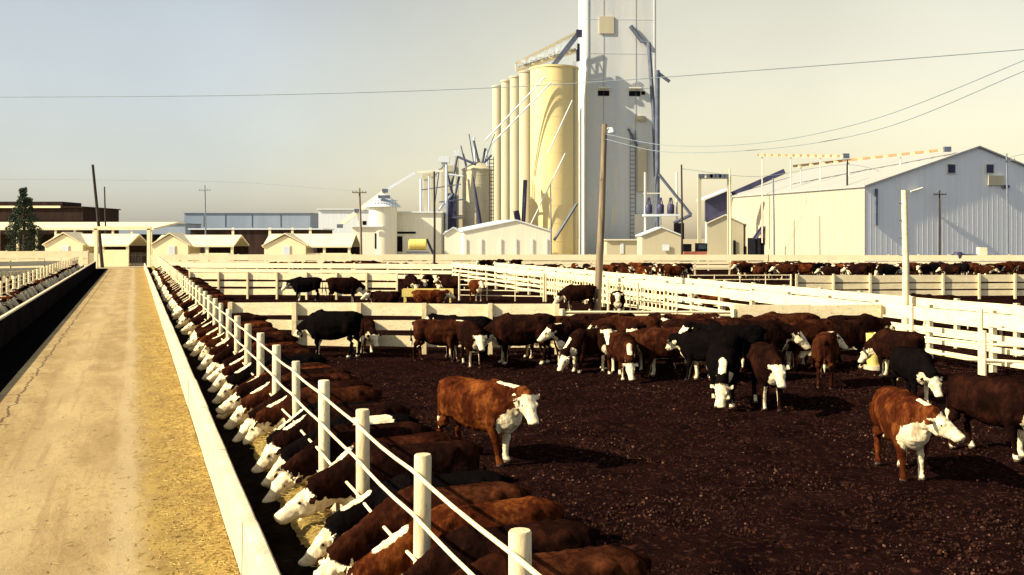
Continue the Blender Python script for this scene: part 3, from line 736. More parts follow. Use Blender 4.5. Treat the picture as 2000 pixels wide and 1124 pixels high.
# left trough
s = 30; i = 0
while s < 100:
    cow(('fup','flev','ffeed','fup')[i % 4], ['dark','red','black'][i % 3], ST(s, -5.72), post_ang+180+rnd.uniform(-10,10), 'distant %s cow with white face feeding at the left trough' % ['dark red','red','black'][i % 3], CG['left'], rnd.uniform(.94,1.06), eyes=False)
    s += rnd.uniform(.8,1.3); i += 1
for (x, y, h) in ((28,588,-60),(70,575,170),(105,562,20),(-5,600,-40)):
    cow('fup', 'dark', G(x, y), h, 'dark cow standing in the left pen behind the feeding row', 'cattle standing in the left pen', 1, eyes=False)
# far rows
def row(x0, x1, y0, y1, n, where):
    for j in range(n):
        px = x0+(x1-x0)*(j+.5)/n+rnd.uniform(-8,8); py = rnd.uniform(y0, y1)
        ct = rnd.choice(['red','dark','brown','brown','dark','black'])
        cow(rnd.choice(['fup','flow','flev','flev']), ct, G(px, py), rnd.uniform(0,360), 'far %s cow standing %s' % (CN[ct], where), 'far cattle '+where, rnd.uniform(.95,1.1), eyes=False)
row(1112, 1350, 541, 553, 22, 'in the far pen right of the leaning pole')
row(1440, 1745, 538, 550, 30, 'in the far pen in front of the pale barn wall')
row(1775, 2010, 538, 548, 20, 'in the far pen right of the white lamp pole')
row(525, 560, 536, 540, 2, 'far off above the black cow')
row(580, 615, 536, 541, 3, 'in the far pen above the middle-pen pair')
row(640, 725, 536, 541, 5, 'in the far pen left of centre')
row(735, 850, 540, 546, 8, 'in the far pen behind the yellow feeder')
row(930, 1010, 528, 531, 5, 'below the small gabled shed')
row(1030, 1110, 545, 550, 4, 'just left of the leaning pole')
row(335, 365, 540, 542, 1, 'by the far end of the right trough')

# yellow tub and yellow feeder
p = G(1706, 722)
T = thing('mineral_tub', 'tall yellow plastic tub standing among the herd at right', 'tub', p)
MB().lathe(p, [(.15,.12),(.18,.2),(.20,.75),(.22,.95),(.22,1.0),(.19,1.0),(.18,.92)], 20).build('drum', M['yellow'], T, True)
MB().lathe(p, [(.26,0),(.26,.12)], 16).build('base', M['concrete'], T, True)
a = G(785, 592); b = G(884, 592)
T = thing('cattle_feeder', 'long low yellow feeder board in the middle pen', 'feeder', a)
MB().beam(a+Vector((0,0,.55)), b+Vector((0,0,.55)), .06, .42).build('front_panel', M['yellow'], T)
MB().beam(a+Vector((0,.7,.55)), b+Vector((0,.7,.55)), .06, .42).build('back_panel', M['yellow'], T)
MB().beam(a+Vector((0,.35,.38)), b+Vector((0,.35,.38)), .62, .06).build('tray', M['yellow'], T)
for q in (.05, .95):
    for yy in (0, .7):
        c = a.lerp(b, q); MB().box(c+Vector((0,yy,.17)), (.08,.05,.34)).build('leg', M['yellow'], T)

# ------------------------------------------------------------------ poles and wires
def pole(label, base, top, r0, r1, m='wood', arms=(), lamps=(), steps=False):
    T = thing('utility_pole', label, 'pole', base)
    mid = Vector(base).lerp(Vector(top), .5)+Vector((.04,0,0))
    MB().tube([base, mid, top], [r0, (r0+r1)/2, r1], 12).build('pole', M[m], T, True)
    for (z, w, rot) in arms:
        q = (z-base[2])/(top[2]-base[2]); c = Vector(base).lerp(Vector(top), q)
        X = Vector((math.cos(rot), math.sin(rot), 0))
        ar = MB().beam(c-X*w-Vector((0,r1+.06,0)), c+X*w-Vector((0,r1+.06,0)), .1, .12).build('crossarm', M[m], T)
        for k in (-.9, -.45, .45, .9):
            MB().lathe(c+X*w*k+Vector((0,-(r1+.06),.06)), [(.03,0),(.05,.05),(.03,.08),(.05,.12),(.02,.16)], 8).build('insulator', M['pipe_dark'], T, True)
    for (z, dx) in lamps:
        q = (z-base[2])/(top[2]-base[2]); c = Vector(base).lerp(Vector(top), q)
        MB().tube([c, c+Vector((dx*.5,-.1,.18)), c+Vector((dx,-.15,.16))], .03, 6).build('lamp_arm', M['galv_light'], T, True)
        MB().lathe(c+Vector((dx,-.15,-.06)), [(.2,0),(.17,.1),(.09,.2),(.05,.26)], 12).build('lamp_head', M['galv'], T, True)
    if steps:
        for k in range(7):
            z = 1.2+k*.6; c = Vector(base).lerp(Vector(top), z/(top[2]-base[2])); MB().tube([c-Vector((.2,.02,0)), c-Vector((0,.02,0))], .014, 5).build('step', M['pipe_dark'], T)
    return T
b_ = G(1166, 607); d_ = b_.y
pole('tall leaning wooden pole rising in front of the concrete elevator tower', b_, D(1181, 243, d_), .20, .13, lamps=((D(1181,258,d_).z, .35),))
pT1 = D(1181, 262, d_)
b_ = G(1768, 668); pole('white painted lamp pole standing behind the herd at right', b_, D(1766, 372, b_.y), .125, .10, 'white', lamps=(), steps=True)
POLES = [(848,545,848,335,'wood_dark','thin dark pole left of the small silo',.09,0),
 (706,528,702,368,'wood','thin pole with a crossarm left of the mill conveyor',.12,1),
 (200,524,181,322,'wood_dark','tall leaning dark pole at the far end of the feed road',.17,0),
 (207,518,204,365,'wood_dark','thinner straight pole beside the leaning pole at the road end',.10,0),
 (1332,520,1331,322,'wood_dark','dark pole right of the transformer platform',.12,0),
 (1652,523,1655,312,'wood_dark','dark pole in front of the lit barn wall',.12,0),
 (1762,524,1763,340,'wood_dark','dark pole behind the white lamp pole',.12,0),
 (1835,524,1835,372,'wood_dark','dark pole in front of the shaded barn gable',.11,1),
 (1512,522,1510,348,'grey_pole','slim grey pole at the left of the lit barn wall',.10,0),
 (1427,520,1425,330,'white','pale slim pole beside the lattice gantry',.12,0),
 (1968,525,1966,300,'grey_pole','slim grey pole near the right edge before the barn',.10,1),
 (1076,528,1075,360,'grey_pole','slim grey pole in front of the yellow silo',.08,0),
 (402,512,400,362,'grey_pole','faint far mast above the hazy blue barn',.10,1)]
for (x0, y0, x1, y1, m, lb, r, arm) in POLES:
    b_ = G(x0, y0); t_ = D(x1, y1, b_.y)
    if arm and y0 > 522 and m != 'grey_pole': arms = ((t_.z-.5, .8, .1),)
    elif arm: arms = ((t_.z-.8, .9, -.1),)
    else: arms = ()
    pole(lb, b_, t_, r*1.25, r*.85, m, arms)
def wire(label, ctrl, r=.012, n=40):
    # smooth curve through control points
    P = [Vector(c) for c in ctrl]; pts = []
    P = [P[0]*2-P[1]]+P+[P[-1]*2-P[-2]]
    for i in range(1, len(P)-2):
        for k in range(12):
            t = k/12; p0, p1, p2, p3 = P[i-1:i+3]
            pts.append(.5*((2*p1)+(-p0+p2)*t+(2*p0-5*p1+4*p2-p3)*t*t+(-p0+3*p1-3*p2+p3)*t**3))
    pts.append(P[-2])
    o = MB().tube(pts, r, 5).build('power_line', M['wire'], None, True); tag(o, label, 'wire')
wire('long overhead wire sagging across the whole sky', [D(-200,189,60), D(0,190,57), D(500,186,52), D(1000,170,48), D(1500,136,44), D(2000,97,41), D(2150,84,40)], .02)
wire('upper wire running from the leaning wooden pole up to the right edge', [pT1, D(1300,284,46), D(1480,280,40), D(1700,235,33), D(2000,118,26), D(2100,70,24)], .013)
wire('lower wire running from the leaning wooden pole up to the right edge', [pT1-Vector((0,0,.25)), D(1300,297,46), D(1500,291,40), D(1720,252,33), D(2000,139,26), D(2100,95,24)], .013)
wire('faint thin wire low over the left sheds', [D(-100,350,150), D(200,352,145), D(450,356,140), D(700,374,133)], .03)
wire('faint wire between the far poles in front of the pale barn', [D(1331,330,131), D(1480,345,130), D(1655,322,129), D(1763,352,128), D(1835,380,127), D(1966,310,126), D(2100,290,125)], .03)

# ------------------------------------------------------------------ mill
DM = 180.; K = DM/F
def X_(px, d=DM): return (px-1000)/F*d
def Z_(py, d=DM): return H-(py-HY)/F*d
# headhouse tower
rz = R(3); w = 12.4; dp = 11; cx = X_(1213, DM)-.28
T = thing('grain_elevator', 'huge grey concrete elevator tower running out of the top of the photo', 'elevator tower', (cx, DM+dp/2, 0))
topz = Z_(-70)
ctr = Vector((cx, DM+dp/2, topz/2))
MB().box(ctr, (w, dp, topz), rz).build('tower_shaft', M['elevator'], T)
Xr = Vector((math.cos(rz), math.sin(rz), 0)); Yr = Vector((-math.sin(rz), math.cos(rz), 0))
def face(u, z, out=.0): return Vector((cx, DM+dp/2, z))+Xr*u-Yr*(dp/2+out)
mb = MB()
for u in (-5.9, 5.9): mb.box(face(u, topz/2-.2, .06), (.22, .12, topz-.8), rz)
mb.build('pilaster', M['elevator'], T)
for k in (1, 4): MB().tube([face(-5.0+k*1.9, topz-1, .05), face(-5.0+k*1.9, 2+k, .05)], .025, 5).build('conduit', M['grey_pole'], T)
mb = MB()
for zz in range(6, int(topz), 6): MB().box(face(0, zz, .02), (w+.02, .04, .07), rz).build('pour_line', M['galv'], T)

MB().box(ctr+Vector((0,0,topz/2+2)), (w*.7, dp*.7, 4), rz).build('roof_house', M['elevator'], T)
MB().box(ctr+Vector((0,0,topz/2+.15)), (w+.6, dp+.6, .3), rz).build('cornice', M['elevator'], T)
for u in (-3.1, 2.4):
    z = Z_(183); h_ = MB().box(face(u, z+.9, .5), (2.1, 1.0, .22), rz).build('vent_hood', M['galv_light'], T)
    MB().box(face(u, z, .03), (2.0, .06, .9), rz).build('vent_opening', M['black'], h_)
MB().box(face(3.9, Z_(182), .03), (.7,.06,.6), rz).build('vent_opening', M['black'], T)
MB().box(face(-2.6, Z_(50), .12), (2.6,.25,3.0), rz).build('hatch_panel', M['silo_pale'], T)
c = face(3.5, Z_(232), .3); MB().lathe(c, [(.2,-.5),(.8,-.35),(1.0,0),(.8,.35),(.2,.5)], 16).build('dust_collector', M['silo_pale'], T, True)
MB().tube([face(1.6, Z_(52), .4), face(3.6, Z_(82), .6), D(1267,84,DM-1.0), D(1277,230,DM-1.2), D(1281,345,DM-1.4)], .38, 10).build('spout_pipe', M['pipe_dark'], T, True)
MB().tube([face(1.2, Z_(252), .3), face(3.0, Z_(290), .5)], .18, 8).build('short_spout', M['pipe_dark'], T, True)
MB().tube([face(3.0, Z_(290), .5), face(3.3, Z_(296), .55)], .3, 8).build('spout_tip', M['galv_light'], T, True)
MB().box(face(3.1, Z_(455), .35), (1.6,.6,6.5), rz).build('leg_casing', M['galv_light'], T)
mb = MB()
for i in range(26): mb.box(face(2.0, 3+i*.75, .25), (.9,.05,.09), rz)
for s in (-.45, .45): mb.box(face(2.0+s, 12.5, .3), (.08,.08,20), rz)
mb.build('ladder', M['pipe_dark'], T)
MB().box(face(3.6, Z_(330), .4), (1.6,.7,8), rz).build('upper_casing', M['silo_pale'], T)
T = thing('vent_stack', 'tall blue pipe with a slanted cap arm right of the elevator tower', 'pipe', D(1284, 500, DM-3))
MB().tube([D(1284,504,DM-3), D(1284,138,DM-3)], .42, 10).build('pipe', M['pipe_dark'], T, True)
MB().tube([D(1284,142,DM-3), D(1308,160,DM-3)], .30, 8).build('cap_arm', M['pipe_dark'], T, True)
# silos
def silo(label, px0, px1, ytop, d, m, roof='flat', bands=False, name='grain_silo'):
    r = (px1-px0)/2/F*d; c = Vector((X_((px0+px1)/2, d), d, 0)); z = Z_(ytop, d)
    T = thing(name, label, 'silo', c)
    MB().lathe(c, [(r,0),(r,z-.3)], 40).build('barrel', M[m], T, True)
    if roof == 'cone': MB().lathe(c, [(r+.15,z-.3),(r+.12,z-.1),(.5,z+r*.5),(.45,z+r*.5+.4),(.05,z+r*.5+.5)], 40).build('roof', M[m], T, True)
    else: MB().lathe(c, [(r+.14,z-.3),(r+.14,z),(r*.5,z+.15)], 40).build('roof', M[m], T, True)
    if bands:
        mb = MB()
        k = 2.
        while k < z-1: mb.lathe(c+Vector((0,0,k)), [(r+.0,0),(r+.03,.02),(r+.03,.07),(r,.09)], 40); k += 1.5
        mb.build('hoop', M[m], T, True)
    return T, c, r, z
Ts, cs, rs_, zs = silo('largest golden concrete silo standing against the elevator tower', 1036, 1129, 134, 176, 'silo')
for k, zz in enumerate(range(3, int(zs), 3)): MB().lathe(cs+Vector((0,0,zz)), [(rs_,0),(rs_+.025,.01),(rs_+.025,.06),(rs_,.07)], 40).build('hoop', M['silo'], Ts, True)
for sx in (-.25,.25): MB().tube([cs+Vector((rs_*.80+sx*.6,-rs_*.62+sx*.4,.3)), cs+Vector((rs_*.80+sx*.6,-rs_*.62+sx*.4,zs+.8))], .05, 5).build('ladder_rail', M['grey_pole'], Ts)
silo('pale narrow concrete silo touching the golden silo on its left', 1014, 1044, 140, 184, 'silo_pale')
silo('pale narrow concrete silo, second to the left of the golden silo', 996, 1019, 150, 187, 'silo_pale')
silo('pale narrow concrete silo, third to the left of the golden silo', 979, 1000, 158, 190, 'silo_pale')
silo('pale narrow concrete silo forming the left end of the tall row', 962, 983, 168, 193, 'silo_pale')
t3 = silo('small banded silo with a dark seam left of the tall row', 903, 962, 330, 172, 'silo_pale', 'cone', True)[0]
# dark spouts on golden silo
for (a, b, r) in (((1119,158),(1088,170),.16),((1119,193),(1080,250),.12),((1128,300),(1080,480),.15),((1080,470),(1129,395),.2)):
    pass
def spout(label, a, b, r, m='pipe_dark', name='grain_spout', d=171):
    T = MB().tube([D(*a, d), D(*b, d)], r, 8).build(name, M[m], None, True); tag(T, label, 'spout'); return T
spout('long thin grain spout slanting down from the gallery to the small silo', (1066,150), (948,275), .13, 'galv')
spout('second long thin spout parallel below the first one', (1078,160), (960,282), .13, 'galv')
spout('thin spout curving down the golden silo face', (1118,196), (1070,300), .10, 'galv')
spout('lower spout leaning on the golden silo towards the small gabled shed', (1127,398), (1082,470), .24)
spout('dark bar added for the shaded gap at the lower left side of the golden silo', (1026,352), (1022,442), .35, 'blue_metal')  # added bar, dark blue for the shade in the gap between silos
spout('short dark bar added for the shaded silo gap beside the small gabled shed peak', (1008,412), (1014,442), .5, 'blue_metal')  # second added bar; its dark colour is the silo gap's shade
spout('thin spout crossing the golden silo above the gabled shed', (1104,300), (1036,440), .10, 'galv')
# gallery (truss conveyor) over silos
T = thing('conveyor_gallery', 'slanting lattice conveyor gallery above the silo tops', 'conveyor', D(1005,125,176))
a0, a1 = D(1006,124,176), D(1128,62,176); b0, b1 = D(1008,136,176), D(1126,98,176)
for (p, q, nm) in ((a0,a1,'top_chord'),(b0,b1,'bottom_chord')):
    mb = MB()
    for dy in (0, 2): mb.beam(p+Vector((0,dy,0)), q+Vector((0,dy,0)), .22, .3)
    mb.build(nm, M['silo_pale'], T)
mb = MB(); n = 9
for i in range(n+1):
    for dy in (0, 2):
        MB().beam(a0.lerp(a1, i/n)+Vector((0,dy,0)), b0.lerp(b1, i/n)+Vector((0,dy,0)), .14, .14).build('strut', M['galv'], T)
        if i < n: MB().beam(a0.lerp(a1, i/n)+Vector((0,dy,0)), b0.lerp(b1, (i+1)/n)+Vector((0,dy,0)), .1, .1).build('brace', M['galv'], T)
MB().beam(b0+Vector((0,1,.35)), b1+Vector((0,1,.35)), 1.3, .25).build('belt_deck', M['silo_pale'], T)
mb = MB()
for i in range(6):
    c = b0.lerp(b1, .12+i*.15)+Vector((0,-.3,.9)); MB().box(c, (.8,.5,.6)).build('drive_box', M['galv'], T)

T = thing('loading_conveyor', 'dark inclined conveyor rising from the silo top to the tower', 'conveyor', D(1080,130,174))
MB().beam(D(1078,132,174), D(1133,62,174), .7, .8).build('casing', M['pipe_dark'], T)
MB().box(D(1131,66,174), (1.0,.9,1.2)).build('head_box', M['blue_metal'], T)
MB().box(D(1129,103,177), (.6,.8,3.0)).build('drop_pipe', M['blue_metal'], T)
# small silo furniture
T = thing('bucket_elevator', 'cluster of elevator legs and spouts standing left of the small silo', 'elevator leg', D(885,500,170))
for (x, y, w_) in ((868,312,.9),(880,330,.8),(893,300,.5),(846,340,.6),(832,345,.6)):
    mb = MB(); bt = D(x, 502, 170); bt.z = 0; tp = D(x, y, 170)
    mb.beam(bt, tp, w_, w_); mb.build('leg_casing', M['silo_pale'], T)
    MB().box(tp, (w_*1.9, w_*1.4, 1.0)).build('head_box', M['galv'] if y < 320 else M['silo_pale'], T)
MB().box((D(883,415,169)), (1.4,1.2,6.2)).build('dark_shaft', M['blue_metal'], T)
for (a, b) in (((868,318),(884,380)),((893,306),(880,372)),((897,345),(886,395)),((925,275),(935,318)),((948,290),(942,318)),((960,303),(946,318)),((884,378),(856,412)),((893,306),(930,322))):
    MB().tube([D(*a,168.5), D(*b,168.5)], .2, 8).build('spout', M['pipe_dark'] if a[0] != 884 else M['galv'], T, True)
for (a, b, r_) in (((822,350),(822,500),.2),((838,345),(838,500),.15),((858,330),(846,420),.12),((872,322),(872,500),.25),((846,346),(872,318),.12),((900,285),(912,335),.12),((916,262),(925,318),.1),((966,262),(945,320),.1),((832,420),(880,470),.14),((820,372),(900,360),.1),((820,430),(905,424),.1),((858,395),(905,390),.12),((912,325),(905,300),.1),((870,340),(905,345),.15)):
    MB().tube([D(*a,167.5), D(*b,167.5)], r_, 6).build('thin_pipe', M['galv' if r_ > .13 else 'pipe_dark'], T, True)
for (x, y0, y1) in ((926,268,325),(950,292,325)):
    MB().tube([D(x,y0,171), D(x+2,y1,171)], .18, 6).build('roof_pipe', M['galv'], T, True)
T = thing('dark_ladder_cage', 'dark vertical ladder cage on the right side of the small banded silo', 'ladder', D(963,500,170))
mb = MB(); a_ = D(960,440,169); b_ = D(960,306,169)
for dx in (-.35,.35): mb.beam(a_+Vector((dx,0,-5)), b_+Vector((dx,0,0)), .14, .14)
k = 0.
while k < 11: mb.box(a_+Vector((0,0,k)), (.8,.25,.12)); k += .6
mb.build('cage', M['blue_metal'], T)
o = MB().tube([D(924,345,166), D(938,440,166)], [.10,.38], 8).build('drain_pipe', M['blue_metal'], None, True); tag(o, 'dark tapering pipe running down the front of the small banded silo', 'pipe')
# left inclined conveyors
T = thing('inclined_conveyor', 'long pale inclined conveyor rising from the left to the mill', 'conveyor', D(664,440,165))
MB().beam(D(664,440,165), D(754,372,165), .7, .7).build('lower_trough', M['galv_light'], T)
MB().beam(D(754,372,165), D(812,337,165), .4, .4).build('upper_trough', M['galv'], T)
MB().beam(D(812,337,165), D(866,334,165), .3, .35).build('level_run', M['galv_light'], T)
for (x, y) in ((664,442),(698,412),(752,373)): MB().box(D(x,y,164.4), (.9,.5,.6)).build('drive_box', M['pipe_dark'], T)
for (x, y) in ((700,414),(726,394)): p = D(x,y,165); MB().tube([p, Vector((p.x,p.y,0))], .12, 6).build('leg', M['galv_light'], T)
# hopper bin with dark roof
c = Vector((X_(748,160),160,0))
T = thing('hopper_bin', 'small round bin with a broken dark conical roof beside the inclined conveyor', 'bin', c)
MB().lathe(c, [(2.2,0),(2.2,Z_(405,160))], 24).build('barrel', M['galv_light'], T, True)
MB().lathe(c+Vector((0,0,Z_(405,160))), [(2.9,0),(2.8,.1),(1.2,1.6),(.3,2.0)], 24).build('roof', M['galv'], T, True)
MB().box(D(750,385,158), (1.8,.5,.5)).build('catwalk', M['pipe_dark'], T)
mb = MB()
for i in range(9): mb.box(D(728+i*5.5,398,157.6), (.06,.06,1.0))
mb.box(D(750,392,157.6), (4.2,.06,.06)); mb.build('guard_rail', M['pipe_dark'], T)
def building(label, pts_px, d, depth, wall_m, roof_m=None, name='mill_building', base=0, cat='building'):
    """flat-topped block: (x0,x1,ytop)"""
    x0, x1, yt = pts_px; T = thing(name, label, cat, Vector((X_((x0+x1)/2, d), d+depth/2, 0)))
    w_ = (x1-x0)/F*d; z = Z_(yt, d); c = T.location
    MB().box((c.x, c.y, z/2), (w_, depth, z)).build('wall', M[wall_m], T)
    if roof_m: MB().box((c.x, c.y-.1, z+.1), (w_+.6, depth+.6, .2)).build('roof', M[roof_m], T)
    return T
def opening(T, x0, x1, y0, y1, d, m='black', name='opening'):
    c = D((x0+x1)/2, (y0+y1)/2, d-.05); MB().box(c, ((x1-x0)/F*d, .12, (y1-y0)/F*d)).build(name, M[m], T)
T = building('pale flat-roofed mill annex behind the yellow tank', (760,862,416), 162, 10, 'galv_light', 'galv')
opening(T, 775, 812, 453, 457, 162, name='window'); opening(T, 772, 786, 462, 492, 162, name='doorway')
T = building('grey ribbed building low behind the third white shed', (622,760,410), 200, 12, 'galv', 'galv')
T = building('pale stepped block below the inclined conveyor', (688,745,444), 158, 8, 'galv_light', 'galv')
opening(T, 732, 735, 456, 486, 158, name='doorway')
opening(T, 708, 716, 432, 440, 157, name='vent')
T = building('tall narrow pale block joining the elevator legs', (816,905,420), 176, 8, 'silo_pale', 'galv_light')
T = building('low pale loading bay at the foot of the elevator tower', (1185,1252,470), 168, 6, 'silo_pale', 'galv_light')
opening(T, 1212, 1218, 474, 496, 168, 'galv', name='door')
# yellow tank trailer
T = thing('tank_trailer', 'yellow tank on a trailer parked before the mill annex', 'trailer', D(818,500,150))
c = D(816,478,150); MB().tube([c-Vector((1.3,0,0)), c-Vector((1.2,0,0)), c+Vector((1.2,0,0)), c+Vector((1.3,0,0))], [.6,.8,.8,.6], 16).build('tank', M['yellow'], T, True)
MB().box(c-Vector((0,0,1.15)), (3.2,1.4,.25)).build('chassis', M['pipe_dark'], T)
for dx in (-1,1): MB().tube([(c.x+dx,c.y-.85,.5),(c.x+dx,c.y-.6,.5)], .45, 14).build('wheel', M['tyre'], T, True)
MB().tube([c+Vector((1.3,0,.8)), c+Vector((2.3,0,-1.4))], .18, 8).build('hose', M['blue_metal'], T, True)
# gabled building helper (ridge along 'depth' direction vec)
def gable(label, L0, R0, eave, ridge, depthvec, wall_m, roof_m, name='shed', cat='shed', over=.25, ridge_q=.5):
    L0 = Vector(L0); R0 = Vector(R0); dv = Vector(depthvec); W = R0-L0; Pk = L0+W*ridge_q
    T = thing(name, label, cat, (L0+R0)/2)
    up = Vector((0,0,1))
    MB().prism([L0, R0, R0+up*eave, Pk+up*ridge, L0+up*eave], dv).build('wall', M[wall_m], T)
    Wn = W.normalized(); dn = dv.normalized(); th = .18
    for (e, s) in ((L0, -1), (R0, 1)):
        pe = e+up*eave; pk = Pk+up*ridge; sl = (pe-pk).normalized(); pe2 = pe+sl*over
        o_ = -dn*over+up*.03
        MB().prism([pk+o_, pe2+o_, pe2+o_+up*th, pk+o_+up*th], dv+dn*2*over).build('roof_slope', M[roof_m], T)
    return T, L0, R0, Pk
T, L0, R0, Pk = gable('small pale gabled shed in front of the silos', D(905,504,150)*1.0, D(1076,504,150)*1.0, Z_(462,150), Z_(441,150), (-3,9,0), 'galv_light', 'galv', name='mill_shed', ridge_q=.6)
for x in (908, 938, 976, 1006, 1038, 1066): opening(T, x, x+2, 466, 498, 149.9, 'galv', 'door_edge')
T2, *_ = gable('lower pale lean-to shed left of the small gabled shed', D(868,504,151), D(903,504,151), Z_(466,151), Z_(455,151), (0,7,0), 'galv_light', 'galv', name='mill_shed')
# right of tower: shed, platform with transformers, portal
T, *_ = gable('small cream hut with one window right of the elevator tower', D(1254,504,150), D(1330,504,150), Z_(470,150), Z_(455,150), (0,6,0), 'silo_pale', 'galv', name='hut')
opening(T, 1294, 1307, 478, 490, 149.8, 'galv', 'window')
T = thing('transformer_platform', 'raised steel platform carrying three dark blue transformers', 'platform', D(1292,500,155))
MB().beam(D(1256,421,155), D(1326,421,155), 2.0, .3).build('deck', M['galv'], T)
for x in (1260, 1290, 1322):
    p = D(x,421,155); MB().tube([Vector((p.x,p.y,0)), p+Vector((0,0,6.5 if x != 1290 else 0))], .16, 8).build('leg', M['galv_light'], T)
MB().beam(D(1256,378,155), D(1330,378,155), .15, .15).build('busbar', M['galv_light'], T)
for x in (1267, 1290, 1310):
    p = D(x,411,154.5); q = MB().lathe(p-Vector((0,0,.55)), [(.45,0),(.55,.1),(.55,1.3),(.35,1.5)], 14).build('transformer', M['blue_metal'], T, True)
    for k in (-.3, 0, .3): MB().tube([p+Vector((k,0,.9)), p+Vector((k*.4,0,1.9))], .09, 6).build('bushing', M['blue_metal'], q, True)
T = thing('folded_conveyor', 'dark thin conveyor bent like an elbow right of the tower', 'conveyor', D(1318,440,152))
MB().tube([D(1286,340,152), D(1350,420,152)], .22, 8).build('upper_arm', M['pipe_dark'], T, True)
MB().tube([D(1350,420,152), D(1316,436,152)], .26, 8).build('lower_arm', M['pipe_dark'], T, True)
MB().box(D(1326,452,152), (1.4,1,2.4)).build('motor_housing', M['black'], T)
T = thing('lattice_gantry', 'pale gantry with a lattice beam left of the big barn', 'gantry', D(1395,500,140))
for x in (1366, 1424):
    p = D(x,345,140); MB().beam(Vector((p.x,p.y,0)), p, .45, .45).build('column', M['silo_pale'], T)
mb = MB(); mb.beam(D(1362,340,140), D(1426,340,140), .3, .12); mb.beam(D(1362,349,140), D(1426,349,140), .3, .12)
for i in range(8):
    mb.beam(D(1362+i*8,340,140), D(1366+i*8,349,140), .1, .1); mb.beam(D(1366+i*8,349,140), D(1370+i*8,340,140), .1, .1)
mb.build('lattice_beam', M['galv_light'], T)
mb = MB()
for x in (1370,1386,1392,1402,1410,1420): mb.box(D(x,344,139.5), (.8,.4,.5))
mb.build('roller', M['pipe_dark'], T)
# red truck
T = thing('parked_truck', 'red and dark truck parked under the lattice gantry', 'truck', D(1358,500,135))
c = D(1356,500,135); c.z = 0
MB().box(c+Vector((0,0,1.35)), (3.0,1.9,.9)).build('body', M['redtruck'], T)
MB().box(c+Vector((.9,0,2.35)), (1.3,1.8,1.1)).build('cab', M['black'], T)
MB().box(c+Vector((-1.0,0,2.3)), (1.0,1.7,1.0)).build('load', M['black'], T)
MB().box(c+Vector((.9,-.93,2.45)), (1.0,.05,.6)).build('window', M['glass'], T)
for dx in (-1,1): MB().tube([(c.x+dx,c.y-1.0,.45),(c.x+dx,c.y-.7,.45)], .45, 14).build('wheel', M['tyre'], T, True)
# big barn
DB = 120.; L0 = Vector((690/F*DB, DB, 0)); tt = .1277*DB; Wv = Vector((1, .305, 0))*tt*2; dv = Vector((-.0763*DB, .25*DB, 0))
T, L0, R0, Pk = gable('big pale metal barn filling the right side behind the pens', L0, L0+Wv, Z_(365,DB), Z_(290,DB)*1.035, dv, 'barn_gable', 'barn_roof', name='barn', cat='barn', over=.35)
# sunlit side cladding strips and openings
sideN = Vector((-dv.y, dv.x, 0)).normalized()
if sideN.x > 0: sideN = -sideN
zE = Z_(365,DB)
MB().prism([L0+sideN*.03, L0+sideN*.03+dv, L0+sideN*.03+dv+Vector((0,0,zE-.25)), L0+sideN*.03+Vector((0,0,zE-.25))], sideN*.05).build('side_cladding', M['barn_side'], T)
mb = MB()
for i in range(26): mb.box(L0+dv*(i/26)+sideN*.085+Vector((0,0,zE/2-.2)), (.04,.03,zE-.5), math.atan2(dv.y, dv.x))
mb.build('rib', M['barn_side'], T)
Wn = Wv.normalized(); gn = Vector((Wn.y, -Wn.x, 0))
rzb = math.atan2(Wn.y, Wn.x)
mb = MB()
for i in range(1, 44):
    u = i/44; hgt = zE+(Z_(290,DB)*1.035-zE)*(1-abs(u-.5)*2)
    mb.box(L0+Wv*u-gn*.006+Vector((0,0,hgt/2-.1)), (.05,.03,hgt-.3), rzb)
mb.build('gable_rib', M['barn_gable'], T)
def barnpt(px, py, out=.1):
    # point on gable plane through pixel
    k = (px-1000)/F; # x=k*y ; x = L0.x+Wn.x*u ; y = L0.y+Wn.y*u
    u = (k*L0.y-L0.x)/(Wn.x-k*Wn.y); p = L0+Wn*u; p.z = H-(py-HY)/F*p.y; return p+gn*out
for x in (1857, 1932):
    fr = MB().box(barnpt(x,330,.08), (1.25,.1,1.25), rzb).build('window_frame', M['galv_light'], T)
    MB().box(barnpt(x,330,.15), (1.0,.06,1.0), rzb).build('pane', M['blue_metal'], fr)
MB().box(barnpt(1943,353,.15), (2.3,.2,1.2), rzb).build('sign_board', M['silo_pale'], T)
MB().box(barnpt(1962,365,.2), (.9,.3,.35), rzb).build('junction_box', M['blue_metal'], T)
MB().box(barnpt(1710,405,.15), (.25,.25,4.3), rzb).build('downpipe', M['pipe_dark'], T)
MB().tube([barnpt(1775,375,.3), barnpt(1795,368,.6)], .12, 6).build('lamp_arm', M['galv_light'], T, True)
MB().beam(D(1430,380,151), D(1532,335,151), .5, .75).build('rake_board', M['blue_metal'], T)
